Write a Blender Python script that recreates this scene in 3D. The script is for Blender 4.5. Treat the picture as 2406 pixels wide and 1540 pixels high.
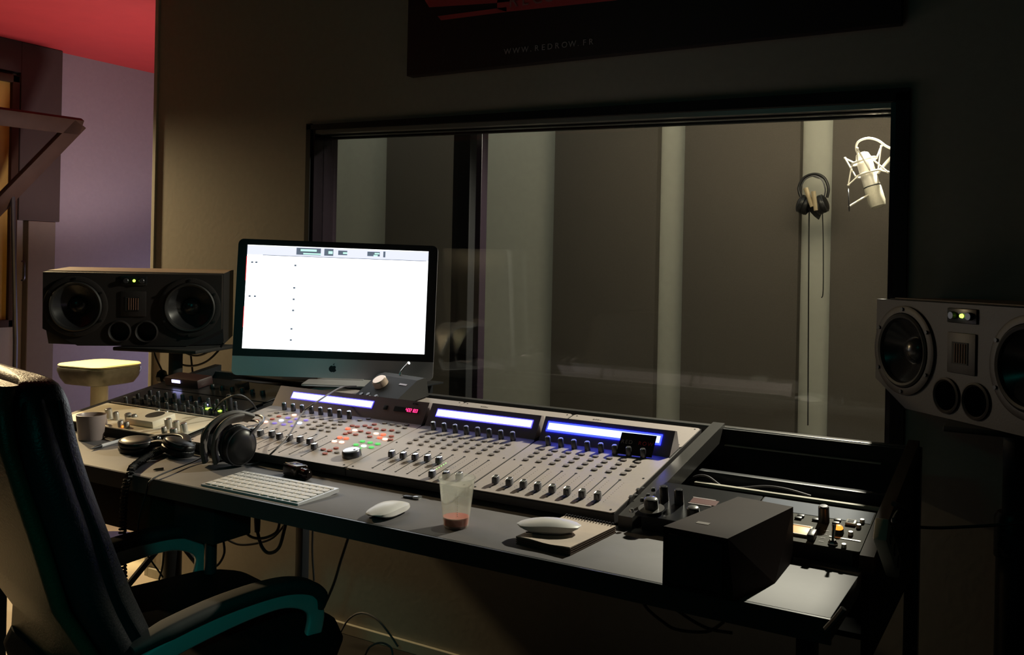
import bpy, bmesh, math, random
from mathutils import Vector, Matrix
random.seed(7)
R90 = math.pi / 2
scene = bpy.context.scene
col = scene.collection
for o in list(bpy.data.objects):
    bpy.data.objects.remove(o)

# ------------------------------------------------------------------ camera
FPX, CX, CY, CZ, ROLL = 2150.0, 1203.0, 625.0, 1.23, 0.02
FW = Vector((-.512, .859, 0)).normalized()
RT = Vector((FW.y, -FW.x, 0))
UP = Vector((0, 0, 1))
CAM = Vector((0, 0, CZ))
cd = bpy.data.cameras.new('camera')
cam = bpy.data.objects.new('camera', cd)
col.objects.link(cam)
r_ = (RT + UP * ROLL).normalized(); u_ = (UP - RT * ROLL).normalized(); b_ = -FW
m = Matrix((r_, u_, b_)).transposed().to_4x4(); m.translation = CAM
cam.matrix_world = m
cd.sensor_width = 36; cd.sensor_fit = 'HORIZONTAL'
cd.lens = 36 * FPX / 2406
cd.shift_y = -(770 - CY) / 2406
cd.clip_start = .02; cd.clip_end = 60
scene.camera = cam

# ------------------------------------------------------------------ world, exposure, lights
w = bpy.data.worlds.new('world'); scene.world = w; w.use_nodes = True
w.node_tree.nodes['Background'].inputs[0].default_value = (.02, .025, .03, 1)
w.node_tree.nodes['Background'].inputs[1].default_value = .06
scene.view_settings.view_transform = 'Standard'
scene.view_settings.look = 'None'
scene.view_settings.exposure = 0
scene.view_settings.gamma = 1
scene.view_settings.use_curve_mapping = False


def lamp(name, kind, loc, power, color, target=None, size=.1, spot=None, blend=.5, size_y=None):
    l = bpy.data.lights.new(name, kind); l.energy = power; l.color = color
    o = bpy.data.objects.new(name, l); col.objects.link(o); o.location = loc
    if kind == 'AREA':
        l.size = size
        if size_y: l.shape = 'RECTANGLE'; l.size_y = size_y
    else:
        l.shadow_soft_size = size
    if kind == 'SPOT': l.spot_size = math.radians(spot); l.spot_blend = blend
    if target is not None:
        o.rotation_euler = (Vector(target) - Vector(loc)).to_track_quat('-Z', 'Y').to_euler()
    return o


WARM = (1, .75, .40)
lamp('warm_lamp', 'SPOT', (-4.05, 2.13, 1.9), 170, WARM, (-2.8, 1.85, .35), .035, 100, 1)
lamp('desk_left_fill', 'SPOT', (-3.1, 1.57, 1.52), 27, WARM, (-2.28, 1.66, .79), .02, 44, 1)  # unseen spot added to brighten the left rack gear
lamp('stool_spot', 'SPOT', (-3.35, 2.35, 2.2), 150, (1, .80, .34), (-3.5, 2.45, .78), .03, 30, .5)
lamp('corridor_violet_fill', 'AREA', (-3.9, 3.9, .7), 4.0, (.72, .66, 1), (-4.8, 3.3, .9), .5)  # no such lamp in view; added to tint the corridor wall violet
lamp('red_ceiling_fill', 'SPOT', (-3.6, 2.9, 1.0), 36, (1, .75, .8), (-4.3, 3.1, 2.36), .1, 100, .5)  # added upward spot that brightens the red ceiling
lamp('booth_spot', 'SPOT', (-.41, 2.96, 1.96), 270, (1, .88, .73), (-1.1, 1.9, 1.0), .03, 92, .3)
lamp('booth_fill', 'AREA', (-1.7, 2.75, 2.35), 2.9, (1, .96, .84), (-1.7, 3.2, .8), 2.4, size_y=.2)
lamp('teal_strip', 'AREA', (-1.6, -1.4, 2.5), .9, (0, .75, .62), (-1.3, 1.2, .8), .8, size_y=.1)
lamp('chair_teal_fill', 'SPOT', (.25, -.7, 1.7), 26, (0, .85, .72), (-1.28, .95, .45), .08, 26, .9)  # invented teal source for the highlights on the chair arms
lamp('chin_teal_fill', 'SPOT', (.3, -.9, 2.2), 34, (0, .85, .8), (-2.05, 1.95, .93), .03, 11, .9)  # added narrow spot putting teal on the computer's chin
lamp('teal_wash_right', 'SPOT', (.3, .4, .5), .12, (0, .5, .6), (.6, 2.3, .9), .2, 110, 1)
lamp('control_room_fill', 'AREA', (-.5, .2, 2.5), .08, (1, .78, .6), (-1.0, 1.4, .8), 1.2)


# ------------------------------------------------------------------ pixel to surface helpers
def ray(x, y):
    du, dv = x - CX, y - CY
    return FW + RT * ((du + ROLL * dv) / FPX) - UP * ((dv - ROLL * du) / FPX)


def onp(x, y, p, n):
    d = ray(x, y); n = Vector(n)
    return CAM + d * ((Vector(p) - CAM).dot(n) / d.dot(n))


def onz(x, y, z): return onp(x, y, (0, 0, z), (0, 0, 1))
def onx(x, y, X): return onp(x, y, (X, 0, 0), (1, 0, 0))
def ony(x, y, Y): return onp(x, y, (0, Y, 0), (0, 1, 0))


# ------------------------------------------------------------------ materials
MATS = {}


def mat(name, color, rough=.5, metal=0, var=.08, scale=30, bump=0, emit=None, es=0, coat=0, spec=.5, trans=0):
    if name in MATS: return MATS[name]
    m = bpy.data.materials.new(name); m.use_nodes = True
    nt = m.node_tree; b = nt.nodes['Principled BSDF']
    b.inputs['Roughness'].default_value = rough
    b.inputs['Metallic'].default_value = metal
    b.inputs['Specular IOR Level'].default_value = spec
    b.inputs['Coat Weight'].default_value = coat
    b.inputs['Transmission Weight'].default_value = trans
    tc = nt.nodes.new('ShaderNodeTexCoord'); ns = nt.nodes.new('ShaderNodeTexNoise')
    ns.inputs['Scale'].default_value = scale; ns.inputs['Detail'].default_value = 4
    nt.links.new(tc.outputs['Object'], ns.inputs['Vector'])
    mx = nt.nodes.new('ShaderNodeMixRGB')
    mx.inputs[1].default_value = (*[c * (1 - var) for c in color], 1)
    mx.inputs[2].default_value = (*[min(1, c * (1 + var)) for c in color], 1)
    nt.links.new(ns.outputs['Fac'], mx.inputs[0]); nt.links.new(mx.outputs[0], b.inputs['Base Color'])
    if bump:
        bp = nt.nodes.new('ShaderNodeBump'); bp.inputs['Strength'].default_value = bump
        bp.inputs['Distance'].default_value = .002
        nt.links.new(ns.outputs['Fac'], bp.inputs['Height']); nt.links.new(bp.outputs[0], b.inputs['Normal'])
    if emit:
        b.inputs['Emission Color'].default_value = (*emit, 1); b.inputs['Emission Strength'].default_value = es
    MATS[name] = m
    return m


def glassmat(name, tint=(1, 1, 1), ior=1.5, milky=0, milk=(.8, .8, .8)):
    m = bpy.data.materials.new(name); m.use_nodes = True; nt = m.node_tree
    for n in list(nt.nodes): nt.nodes.remove(n)
    out = nt.nodes.new('ShaderNodeOutputMaterial'); mix = nt.nodes.new('ShaderNodeMixShader')
    fr = nt.nodes.new('ShaderNodeFresnel'); ge = nt.nodes.new('ShaderNodeNewGeometry'); mr = nt.nodes.new('ShaderNodeMapRange')
    mr.inputs[3].default_value = ior; mr.inputs[4].default_value = 1 / ior
    nt.links.new(ge.outputs['Backfacing'], mr.inputs[0]); nt.links.new(mr.outputs[0], fr.inputs[0])
    tr = nt.nodes.new('ShaderNodeBsdfTransparent'); tr.inputs[0].default_value = (*tint, 1)
    gl = nt.nodes.new('ShaderNodeBsdfGlossy'); gl.inputs['Roughness'].default_value = .015
    base = tr.outputs[0]
    if milky:
        df = nt.nodes.new('ShaderNodeBsdfTranslucent'); df.inputs[0].default_value = (*milk, 1)
        d2 = nt.nodes.new('ShaderNodeBsdfDiffuse'); d2.inputs[0].default_value = (*milk, 1)
        m1 = nt.nodes.new('ShaderNodeMixShader'); m1.inputs[0].default_value = .5
        nt.links.new(df.outputs[0], m1.inputs[1]); nt.links.new(d2.outputs[0], m1.inputs[2])
        m2 = nt.nodes.new('ShaderNodeMixShader'); m2.inputs[0].default_value = milky
        nt.links.new(base, m2.inputs[1]); nt.links.new(m1.outputs[0], m2.inputs[2]); base = m2.outputs[0]
    nt.links.new(fr.outputs[0], mix.inputs[0]); nt.links.new(base, mix.inputs[1]); nt.links.new(gl.outputs[0], mix.inputs[2])
    nt.links.new(mix.outputs[0], out.inputs[0])
    MATS[name] = m
    return m


M_wall = mat('grey_wall_paint', (.34, .31, .26), .75, bump=.15, scale=60)
M_purple = mat('lavender_wall_paint', (.30, .272, .29), .8, bump=.1, scale=50)
M_red = mat('red_ceiling_paint', (.62, .055, .055), .7, scale=8)
M_darkwall = mat('charcoal_wall_fabric', (.035, .037, .04), .95)
M_floor = mat('dark_floor', (.035, .032, .028), .9, spec=.1, scale=6, var=.3)
M_ceil = mat('black_ceiling', (.03, .03, .03), .9)
M_booth = mat('pale_booth_plaster', (.60, .60, .53), .85, scale=40)
M_panel = mat('dark_taupe_fabric', (.135, .118, .100), .95, scale=300, var=.25, bump=.2)
M_blackp = mat('black_paint', (.010, .010, .011), .6, spec=.2)
M_jamb = mat('black_lacquer', (.018, .012, .018), .22)
M_trim = mat('pale_trim', (.5, .47, .38), .6)
M_glass = glassmat('window_glass', (.93, .95, .94))
M_desk = mat('grey_laminate', (.145, .136, .142), .6, scale=25, var=.12, bump=.04)
M_deskedge = mat('dark_edge_band', (.05, .055, .058), .4)
M_steel = mat('black_tube_steel', (.022, .024, .028), .38, .2)
M_rail = mat('worn_grey_steel', (.10, .095, .09), .35, .5)
M_console = mat('silver_champagne_aluminium', (.50, .435, .405), .5, .05, scale=120, var=.05, bump=.03)
M_conedge = mat('console_dark_side', (.05, .045, .045), .5)
M_hood = mat('taupe_metal_hood', (.30, .25, .26), .42, .3)
M_slot = mat('black_slot', (.008, .008, .008), .7)
M_btn = mat('grey_rubber_button', (.27, .235, .215), .6)
M_btnred = mat('dim_red_button', (.5, .14, .10), .6)
M_silver = mat('silver_knob_cap', (.55, .55, .55), .25, .85)
M_dkmetal = mat('dark_metal_knob', (.09, .09, .10), .3, .6)
M_black = mat('black_plastic', (.014, .014, .015), .38)
M_blackm = mat('matte_black_plastic', (.018, .017, .017), .75)
M_rubber = mat('black_cable_rubber', (.015, .014, .014), .55)
M_greycable = mat('grey_cable_rubber', (.12, .11, .12), .5)
M_white = mat('white_plastic', (.66, .64, .62), .35)
M_key = mat('white_keycap', (.72, .68, .66), .45)
M_alu = mat('brushed_aluminium', (.62, .62, .64), .35, .35, scale=200, var=.04)
M_leather = mat('black_leather', (.011, .012, .014), .40, spec=.35, scale=220, var=.2, bump=.5)
M_leatherb = mat('warm_lit_leather', (.055, .036, .020), .42, scale=200, var=.25, bump=.4)
M_gloss = mat('gloss_grey_metal', (.55, .57, .57), .32, .5)
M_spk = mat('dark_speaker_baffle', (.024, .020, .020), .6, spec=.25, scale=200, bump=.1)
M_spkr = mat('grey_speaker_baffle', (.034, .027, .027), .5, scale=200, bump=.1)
M_spkbody = mat('black_ash_cabinet', (.02, .02, .023), .6, spec=.25)
M_spktop = mat('walnut_tinted_cabinet_top', (.20, .135, .09), .5)
M_cone = mat('black_woven_cone', (.02, .02, .022), .25, scale=400, var=.5)
M_cream = mat('cream_vinyl', (.85, .78, .50), .45)
M_foil = mat('grey_crinkled_vinyl', (.13, .13, .12), .25, .2, scale=25, var=.5, bump=1)
M_chrome = mat('chrome', (.6, .6, .6), .12, 1)
M_paper = mat('off_white_paper', (.52, .43, .36), .85, scale=60)
M_board = mat('brown_cardboard', (.13, .085, .06), .85)
M_wood = mat('dark_brown_veneer', (.026, .016, .013), .75, spec=.15, scale=12, var=.35)
M_ochre = mat('ochre_panel', (.42, .27, .05), .7)
M_brown = mat('dark_brown_wood', (.045, .026, .015), .6, spec=.12, scale=14, var=.3)
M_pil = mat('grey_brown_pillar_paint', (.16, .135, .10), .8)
M_cup = glassmat('translucent_cup_plastic', (.95, .96, .94), 1.35, .22, (.92, .92, .84))
M_drink = mat('red_drink', (.95, .16, .08), .3)
M_mug = mat('glazed_grey_ceramic', (.34, .28, .27), .35)
M_poster = mat('black_poster_print', (.016, .008, .009), .6)
M_posred = mat('red_poster_print', (.6, .07, .075), .6)
M_poswhite = mat('white_poster_lettering', (.40, .34, .34), .6)
M_nick = mat('nickel_microphone', (.88, .83, .74), .35, .2)
M_pad = mat('beige_ear_pad', (.42, .33, .2), .7)
M_apple = mat('dark_logo', (.012, .014, .018), .3)
M_faceblack = mat('black_anodised_panel', (.02, .021, .024), .28, .3)
M_facewhite = mat('cream_panel', (.86, .78, .62), .45)
M_facegrey = mat('grey_green_panel', (.055, .05, .035), .65, spec=.15)
M_faceblue = mat('blue_grey_panel', (.10, .12, .17), .6, spec=.2)
M_bead = mat('cream_radiator_paint', (.8, .72, .55), .6)


def emis(name, c, s, base=(.01, .01, .01)): return mat(name, base, .5, emit=c, es=s, var=.02)


E_screen = emis('white_screen_glow', (.96, .99, 1), 2.6)
E_bar = emis('screen_toolbar_glow', (.80, .83, 1), 1.1)
E_dim = emis('screen_dark_box', (.25, .32, .42), .5)
E_mint = emis('screen_mint_text', (.55, 1, .8), 1.2)
E_redstrip = emis('screen_red_strip', (1, .08, .08), 1.2)
E_green = emis('green_led', (.2, 1, .12), 5)
E_lgreen = emis('lime_led', (.45, 1, .05), 6)
E_orange = emis('orange_lamp', (1, .25, .03), 2.2)
E_peach = emis('peach_backlit_button', (1, .48, .18), 1.2)
E_red = emis('red_button_glow', (1, .10, .04), 2.2)
E_redhot = emis('red_button_core', (1, .42, .30), 3.0)
E_blue = emis('blue_button_core', (.40, .52, 1), 3.0)
E_greenhot = emis('green_button_core', (.45, 1, .5), 3.0)
E_greendim = emis('green_button_glow', (.10, .75, .12), .9)
E_bluedim = emis('violet_button_glow', (.25, .16, .75), .7, (.2, .18, .2))
E_pink = emis('pink_digit_led', (1, .03, .16), 2.6)
E_lcd = emis('lavender_lcd_glow', (.62, .66, 1), 2.6)
E_lcdb = emis('violet_lcd_bloom', (.07, .06, 1), 4.0)
E_lcdc = emis('blue_lcd_bloom', (.008, .012, 1), 14.0)
E_lcd3 = emis('blue_white_lcd_glow', (.42, .52, 1), 3.0)
E_violed = emis('small_blue_white_led', (.5, .5, 1), 4)


# ------------------------------------------------------------------ mesh builder
class MB:
    def __init__(s): s.bm = bmesh.new()

    def _x(s, vs, M):
        if M is not None: bmesh.ops.transform(s.bm, matrix=M, verts=vs)

    def box(s, c, size, M=None, bev=0, seg=2, rot=None):
        r = bmesh.ops.create_cube(s.bm, size=1); vs = r['verts']
        T = Matrix.Translation(c) @ (rot.to_4x4() if rot is not None else Matrix.Identity(4)) @ Matrix.Diagonal((*size, 1))
        bmesh.ops.transform(s.bm, matrix=T, verts=vs)
        if bev:
            es = list({e for v in vs for e in v.link_edges})
            g = bmesh.ops.bevel(s.bm, geom=es, offset=min(bev, min(size) * .49), segments=seg, affect='EDGES', profile=.5)
            vs = list({v for f in g['faces'] for v in f.verts} | {v for v in vs if v.is_valid})
        s._x(vs, M); return s

    def span(s, a, b, bev=0, M=None):
        a = Vector(a); b = Vector(b)
        return s.box((a + b) / 2, [abs(q) for q in (b - a)], M, bev)

    def lathe(s, prof, M=None, seg=32, cap=True):
        rings = []
        for (r, z) in prof:
            rings.append([s.bm.verts.new((r * math.cos(2 * math.pi * k / seg), r * math.sin(2 * math.pi * k / seg), z)) for k in range(seg)])
        for a, b in zip(rings, rings[1:]):
            for k in range(seg):
                s.bm.faces.new((a[k], a[(k + 1) % seg], b[(k + 1) % seg], b[k]))
        if cap:
            if prof[0][0] > 1e-5: s.bm.faces.new(rings[0][::-1])
            if prof[-1][0] > 1e-5: s.bm.faces.new(rings[-1])
        s._x([v for r in rings for v in r], M); return s

    def cyl(s, c, r, h, M=None, seg=20, r2=None, bev=0):
        r2 = r if r2 is None else r2
        if bev: pr = [(r, 0), (r2, h - bev), (r2 - bev, h)]
        else: pr = [(r, 0), (r2, h)]
        T = Matrix.Translation(c)
        return s.lathe(pr, (M @ T) if M is not None else T, seg)

    def prism(s, poly, z0, z1, M=None):
        a = [s.bm.verts.new((x, y, z0)) for x, y in poly]; b = [s.bm.verts.new((x, y, z1)) for x, y in poly]
        n = len(poly)
        s.bm.faces.new(a[::-1]); s.bm.faces.new(b)
        for k in range(n): s.bm.faces.new((a[k], a[(k + 1) % n], b[(k + 1) % n], b[k]))
        s._x(a + b, M); return s

    def hull(s, pts, M=None):
        vs = [s.bm.verts.new(p) for p in pts]
        r = bmesh.ops.convex_hull(s.bm, input=vs)
        inn = [g for g in r['geom_interior'] if isinstance(g, bmesh.types.BMVert)]
        bmesh.ops.delete(s.bm, geom=inn, context='VERTS')
        s._x([v for v in vs if v.is_valid], M); return s

    def tube(s, pts, r, seg=8, sub=6, M=None, closed=False, sect=None, up=None):
        P = [Vector(p) for p in pts]
        rr = r if isinstance(r, (list, tuple)) else [r] * len(P)
        Q = []; RR = []
        if sub > 1 and len(P) > 2:
            n = len(P); rng = n if closed else n - 1
            for i in range(rng):
                p0 = P[(i - 1) % n] if (closed or i > 0) else P[0]; p1 = P[i]; p2 = P[(i + 1) % n]
                p3 = P[(i + 2) % n] if (closed or i + 2 < n) else P[-1]
                for k in range(sub):
                    t = k / sub
                    Q.append(.5 * ((2 * p1) + (p2 - p0) * t + (2 * p0 - 5 * p1 + 4 * p2 - p3) * t * t + (3 * p1 - p0 - 3 * p2 + p3) * t ** 3))
                    RR.append(rr[i] * (1 - t) + rr[(i + 1) % n] * t)
            if not closed: Q.append(P[-1]); RR.append(rr[-1])
        else: Q = P; RR = rr
        rings = []; N = None
        for i, q in enumerate(Q):
            a = Q[i - 1] if (i > 0 or closed) else q; b = Q[(i + 1) % len(Q)] if (i + 1 < len(Q) or closed) else q
            t = (b - a)
            if t.length < 1e-9: t = Vector((0, 0, 1))
            t.normalize()
            if up is not None: N = Vector(up); N = (N - t * N.dot(t)).normalized()
            elif N is None:
                N = t.orthogonal().normalized()
            else:
                N = N - t * N.dot(t)
                N = N.normalized() if N.length > 1e-6 else t.orthogonal().normalized()
            B = t.cross(N)
            if sect: sc = [(x * RR[i], y * RR[i]) for x, y in sect]
            else: sc = [(math.cos(2 * math.pi * k / seg) * RR[i], math.sin(2 * math.pi * k / seg) * RR[i]) for k in range(seg)]
            rings.append([s.bm.verts.new(q + N * x + B * y) for x, y in sc])
        n = len(rings[0])
        prs = list(zip(rings, rings[1:])) + ([(rings[-1], rings[0])] if closed else [])
        for a, b in prs:
            for k in range(n): s.bm.faces.new((a[k], a[(k + 1) % n], b[(k + 1) % n], b[k]))
        if not closed: s.bm.faces.new(rings[0][::-1]); s.bm.faces.new(rings[-1])
        s._x([v for r_ in rings for v in r_], M); return s

    def loft(s, rings, M=None, cap=True):
        V = [[s.bm.verts.new(p) for p in r] for r in rings]; n = len(V[0])
        for a, b in zip(V, V[1:]):
            for k in range(n): s.bm.faces.new((a[k], a[(k + 1) % n], b[(k + 1) % n], b[k]))
        if cap: s.bm.faces.new(V[0][::-1]); s.bm.faces.new(V[-1])
        s._x([v for r_ in V for v in r_], M); return s

    def torus(s, R, r, M=None, seg=32, ss=8, sx=1, sy=1):
        pts = [(R * sx * math.cos(2 * math.pi * k / seg), R * sy * math.sin(2 * math.pi * k / seg), 0) for k in range(seg)]
        return s.tube(pts, r, ss, 1, M, closed=True, up=(0, 0, 1))

    def sphere(s, c, r, M=None, sc=(1, 1, 1), seg=20):
        q = bmesh.ops.create_uvsphere(s.bm, u_segments=seg, v_segments=max(8, seg // 2), radius=r)['verts']
        bmesh.ops.transform(s.bm, matrix=Matrix.Translation(c) @ Matrix.Diagonal((*sc, 1)), verts=q)
        s._x(q, M); return s

    def build(s, name, m, parent=None, smooth=True, **kw):
        bmesh.ops.recalc_face_normals(s.bm, faces=s.bm.faces[:])
        me = bpy.data.meshes.new(name); s.bm.to_mesh(me); s.bm.free()
        me.materials.append(m)
        o = bpy.data.objects.new(name, me); col.objects.link(o)
        if smooth:
            for p in me.polygons: p.use_smooth = True
            try: me.set_sharp_from_angle(angle=math.radians(38))
            except Exception: pass
        if parent is not None: o.parent = parent
        tag(o, **kw)
        return o


def tag(o, label=None, cat=None, group=None, kind=None):
    if label: o['label'] = label
    if cat: o['category'] = cat
    if group: o['group'] = group
    if kind: o['kind'] = kind
    return o


def empty(name, loc, rot=(0, 0, 0), **kw):
    o = bpy.data.objects.new(name, None); col.objects.link(o)
    o.empty_display_size = .05; o.location = loc; o.rotation_euler = rot
    return tag(o, **kw)


def text_mesh(name, s, size, m, parent, M, spacing=1.0, depth=.0005, sx=1.0, align='LEFT', label=None):
    c = bpy.data.curves.new(name + '_c', 'FONT'); c.body = s; c.size = size; c.space_character = spacing
    c.extrude = depth; c.align_x = align
    t = bpy.data.objects.new('tmp', c); col.objects.link(t)
    dg = bpy.context.evaluated_depsgraph_get(); dg.update()
    me = bpy.data.meshes.new_from_object(t.evaluated_get(dg))
    bpy.data.objects.remove(t); bpy.data.curves.remove(c)
    me.transform(M @ Matrix.Diagonal((sx, 1, 1, 1))); me.materials.clear(); me.materials.append(m)
    o = bpy.data.objects.new(name, me); col.objects.link(o); o.parent = parent
    if label: o['label'] = label
    return o


def RX(a): return Matrix.Rotation(a, 4, 'X')
def RY(a): return Matrix.Rotation(a, 4, 'Y')
def RZ(a): return Matrix.Rotation(a, 4, 'Z')
def TR(*v): return Matrix.Translation(v if len(v) == 3 else v[0])


def rrect(wd, hd, r, n=5, cx=0, cy=0):
    P = []
    for (sx, sy, a0) in ((1, 1, 0), (-1, 1, R90), (-1, -1, 2 * R90), (1, -1, 3 * R90)):
        for k in range(n + 1):
            a = a0 + R90 * k / n
            P.append((cx + sx * (wd / 2 - r) + r * math.cos(a), cy + sy * (hd / 2 - r) + r * math.sin(a)))
    return P


# ================================================================== SETTING
def struct(name, mb, m): return mb.build(name, m, kind='structure', smooth=False)


WY = 2.34                  # control room face of the window wall
WB = 2.45                  # booth face of it
ZT = 2.65
WX0, WX1, WZ0, WZ1 = -2.20, -.336, .74, 1.66
struct('floor', MB().span((-2.62, -2.2, -.06), (1.5, 5.2, 0)), M_floor)
struct('floor', MB().span((-5.3, -2.2, -.06), (-2.62, 5.2, 0)), mat('lamplit_cream_floor', (.62, .54, .42), .5, scale=5))  # lamplight on this side of the floor put into a paler colour
b = MB().span((-3.005, -2.2, ZT), (1.5, 3.25, ZT + .05)); struct('ceiling', b, M_ceil)
b = MB().span((-5.3, -2.2, 2.36), (-3.005, 5.2, 2.41)); tag(struct('ceiling', b, M_red), label='red painted ceiling over the side corridor')
# window wall as one pierced slab
b = MB()
b.span((-3.005, WY, 0), (WX0, WB, ZT)); b.span((WX1, WY, 0), (1.45, WB, ZT))
b.span((WX0, WY, 0), (WX1, WB, WZ0))
# head of the opening, its underside following the photographed slope
zl, zr = 1.683, 1.640
b.loft([[(WX0, y, z) for y, z in ((WY, zl), (WB, zl), (WB, ZT), (WY, ZT))],
        [(WX1, y, z) for y, z in ((WY, zr), (WB, zr), (WB, ZT), (WY, ZT))]])
struct('wall_back', b, M_wall)
struct('wall_left', MB().span((-4.85, -2.2, 0), (-4.75, 5.1, 2.36)), M_purple)
struct('wall_corridor', MB().span((-4.75, 5.0, 0), (-2.9, 5.1, 2.36)), M_purple)
struct('wall_right', MB().span((1.05, -2.2, 0), (1.15, WY, ZT)), M_darkwall)
struct('wall_front', MB().span((-4.75, -2.2, 0), (1.05, -2.1, 2.36)), M_darkwall)
# booth walls
struct('wall_booth_back', MB().span((-3.0, 3.2, 0), (.7, 3.26, ZT)), M_booth)
struct('wall_booth_left', MB().span((-3.02, WB, 0), (-2.95, 3.2, ZT)), M_booth)
struct('wall_booth_right', MB().span((.6, WB, 0), (.66, 3.2, ZT)), M_booth)
# trims
struct('trim_1', MB().span((-3.025, WY - .008, 0), (-3.0055, WB, 2.355), bev=.002), M_trim)
struct('baseboard_back', MB().span((-3.0, WY - .012, 0), (1.04, WY - .0005, .035), bev=.002), M_trim)
# window lining (jambs, head, sill) and frame
e = .012
b = MB()
b.span((WX0, WY - .004, WZ0), (WX0 + e, WB + .004, zl - .002))
b.span((WX1 - e, WY - .004, WZ0), (WX1, WB + .004, zr - .002))
b.span((WX0, WY - .004, WZ0), (WX1, WB + .004, WZ0 + e))
wf = struct('window_1', b, M_jamb)
b = MB().loft([[(WX0 + e, y, z) for y, z in ((WY, zl - .001), (WB, zl - .001), (WB, zl - .014), (WY, zl - .014))],
               [(WX1 - e, y, z) for y, z in ((WY, zr - .001), (WB, zr - .001), (WB, zr - .014), (WY, zr - .014))]])
b.build('window_head', mat('grey_head_board', (.20, .195, .175), .28), wf)
b = MB()
for yy, th in ((WY + .03, .004), (WB - .022, .007)):
    b.loft([[(WX0 + e, yy + d, z) for d, z in ((0, zl - .014), (.02, zl - .014), (.02, zl - .014 - th), (0, zl - .014 - th))],
            [(WX1 - e, yy + d, z) for d, z in ((0, zr - .014), (.02, zr - .014), (.02, zr - .014 - th), (0, zr - .014 - th))]])
b.build('glazing_bead', M_blackp, wf)
for yy in (WY + .04, WB - .02):
    MB().loft([[(WX0 + e, yy + d, z) for d, z in ((0, WZ0 + e), (.006, WZ0 + e), (.006, zl - .02), (0, zl - .02))],
               [(WX1 - e, yy + d, z) for d, z in ((0, WZ0 + e), (.006, WZ0 + e), (.006, zr - .02), (0, zr - .02))]]).build('window_pane', M_glass, wf, smooth=False)
# black outer frame on the room side
b = MB()
b.span((WX0 - .02, WY - .012, WZ0 - .02), (WX0, WY - .0005, zl + .02))
b.span((WX1, WY - .012, WZ0 - .02), (WX1 + .03, WY - .0005, zr + .02))
b.loft([[(WX0 - .02, y, z) for y, z in ((WY - .012, zl), (WY - .0005, zl), (WY - .0005, zl + .016), (WY - .012, zl + .016))],
        [(WX1 + .03, y, z) for y, z in ((WY - .012, zr), (WY - .0005, zr), (WY - .0005, zr + .03), (WY - .012, zr + .03))]])
b.build('window_frame', M_blackp, wf)
# black door post behind the glass and its thin stop
x0, x1 = ony(1068, 600, 2.66).x, ony(1108, 600, 2.66).x
struct('trim_2', MB().span((x0, 2.64, 0), (x1, 2.72, 2.2), bev=.003), M_blackp)
x0, x1 = ony(1122, 600, 2.62).x, ony(1135, 600, 2.62).x
struct('trim_3', MB().span((x0, 2.60, 0), (x1, 2.64, 2.2), bev=.002), M_jamb)

# booth acoustic panels
pans = [(904, 1078, 'wide dark acoustic panel behind the computer screen and black door post'),
        (1299, 1541, 'dark acoustic panel between the broad pale wall area and narrow pale strip'),
        (1604, 1876, 'widest dark acoustic panel, left of the hanging headphones'),
        (1951, 2150, 'dark acoustic panel behind the lit studio microphone')]
for a, c, lb in pans:
    xa, xc = ony(a, 600, 3.15).x, ony(c, 600, 3.15).x
    t = empty('acoustic_panel', ((xa + xc) / 2, 3.17, 1.3), label=lb, cat='wall panel', group='fabric panels on the booth wall')
    hw = (xc - xa) / 2
    MB().box((0, -.002, 0), (hw * 2, .042, 2.4), bev=.004).build('fabric_face', M_panel, t)
    MB().box((0, .025, 0), (hw * 2 - .02, .008, 2.38)).build('backing_board', M_blackp, t)
# bolts on the panel gaps
for (px, py) in ((1547, 360), (1540, 803), (1868, 833), (1880, 345)):
    p = ony(px, py, 3.2)
    MB().lathe([(.006, 0), (.006, .006), (.003, .012), (.0001, .012)], TR(p.x, 3.1995, p.z) @ RX(R90), 12).build(
        'wall_hook', M_dkmetal, label={360: 'small dark hook high beside the narrow pale strip', 803: 'small dark hook low beside the narrow pale strip',
                                       833: 'small dark hook low on the pale strip under the headphones', 345: 'small hook above left of the hanging headphones'}[py],
        cat='hook', group='hooks on the booth wall')

# ================================================================== LEFT CORRIDOR
# pillar, framed ochre panel, tilted glazed sash
XP = -4.70
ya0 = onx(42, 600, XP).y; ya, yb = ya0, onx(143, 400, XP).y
pil = struct('trim_4', MB().span((-4.749, ya, 1.42), (XP, yb, 2.359), bev=.004), mat('umber_paint_and_shade', (.05, .036, .028), .8))  # shadow on the pillar top put into this darker upper part
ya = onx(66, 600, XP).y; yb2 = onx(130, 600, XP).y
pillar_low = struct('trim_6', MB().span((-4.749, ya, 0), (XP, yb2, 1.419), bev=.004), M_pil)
XQ = -4.712
p0, p1 = onx(-60, 180, XQ), onx(40, 180, XQ)
z0_, z1_ = onx(30, 768, XQ).z, onx(30, 178, XQ).z
t = empty('framed_panel', (XQ, (p0.y + p1.y) / 2, z0_), label='ochre yellow panel in dark brown frame at left edge', cat='panel')
hw = (p1.y - p0.y) / 2; hh = z1_ - z0_
MB().box((0, 0, hh / 2), (.02, hw * 2 - .04, hh - .04)).build('panel_board', M_ochre, t)
b = MB()
for sy in (-1, 1): b.box((.012, sy * (hw - .02), hh / 2), (.04, .04, hh), bev=.004)
for zz in (.02, hh - .02): b.box((.012, 0, zz), (.04, hw * 2, .04), bev=.004)
b.build('panel_frame', M_brown, t)
b = MB(); 
struct('trim_5', MB().span((-4.749, p0.y - .4, 0), (XQ - .031, p1.y + .025, z1_ + .02)), M_wall)
struct('trim_7', MB().span((-4.749, p0.y - .4, z1_ + .022), (XP, ya0 - .001, 2.359)), mat('umber_paint_and_shade', (.05, .036, .028), .8))
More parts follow.
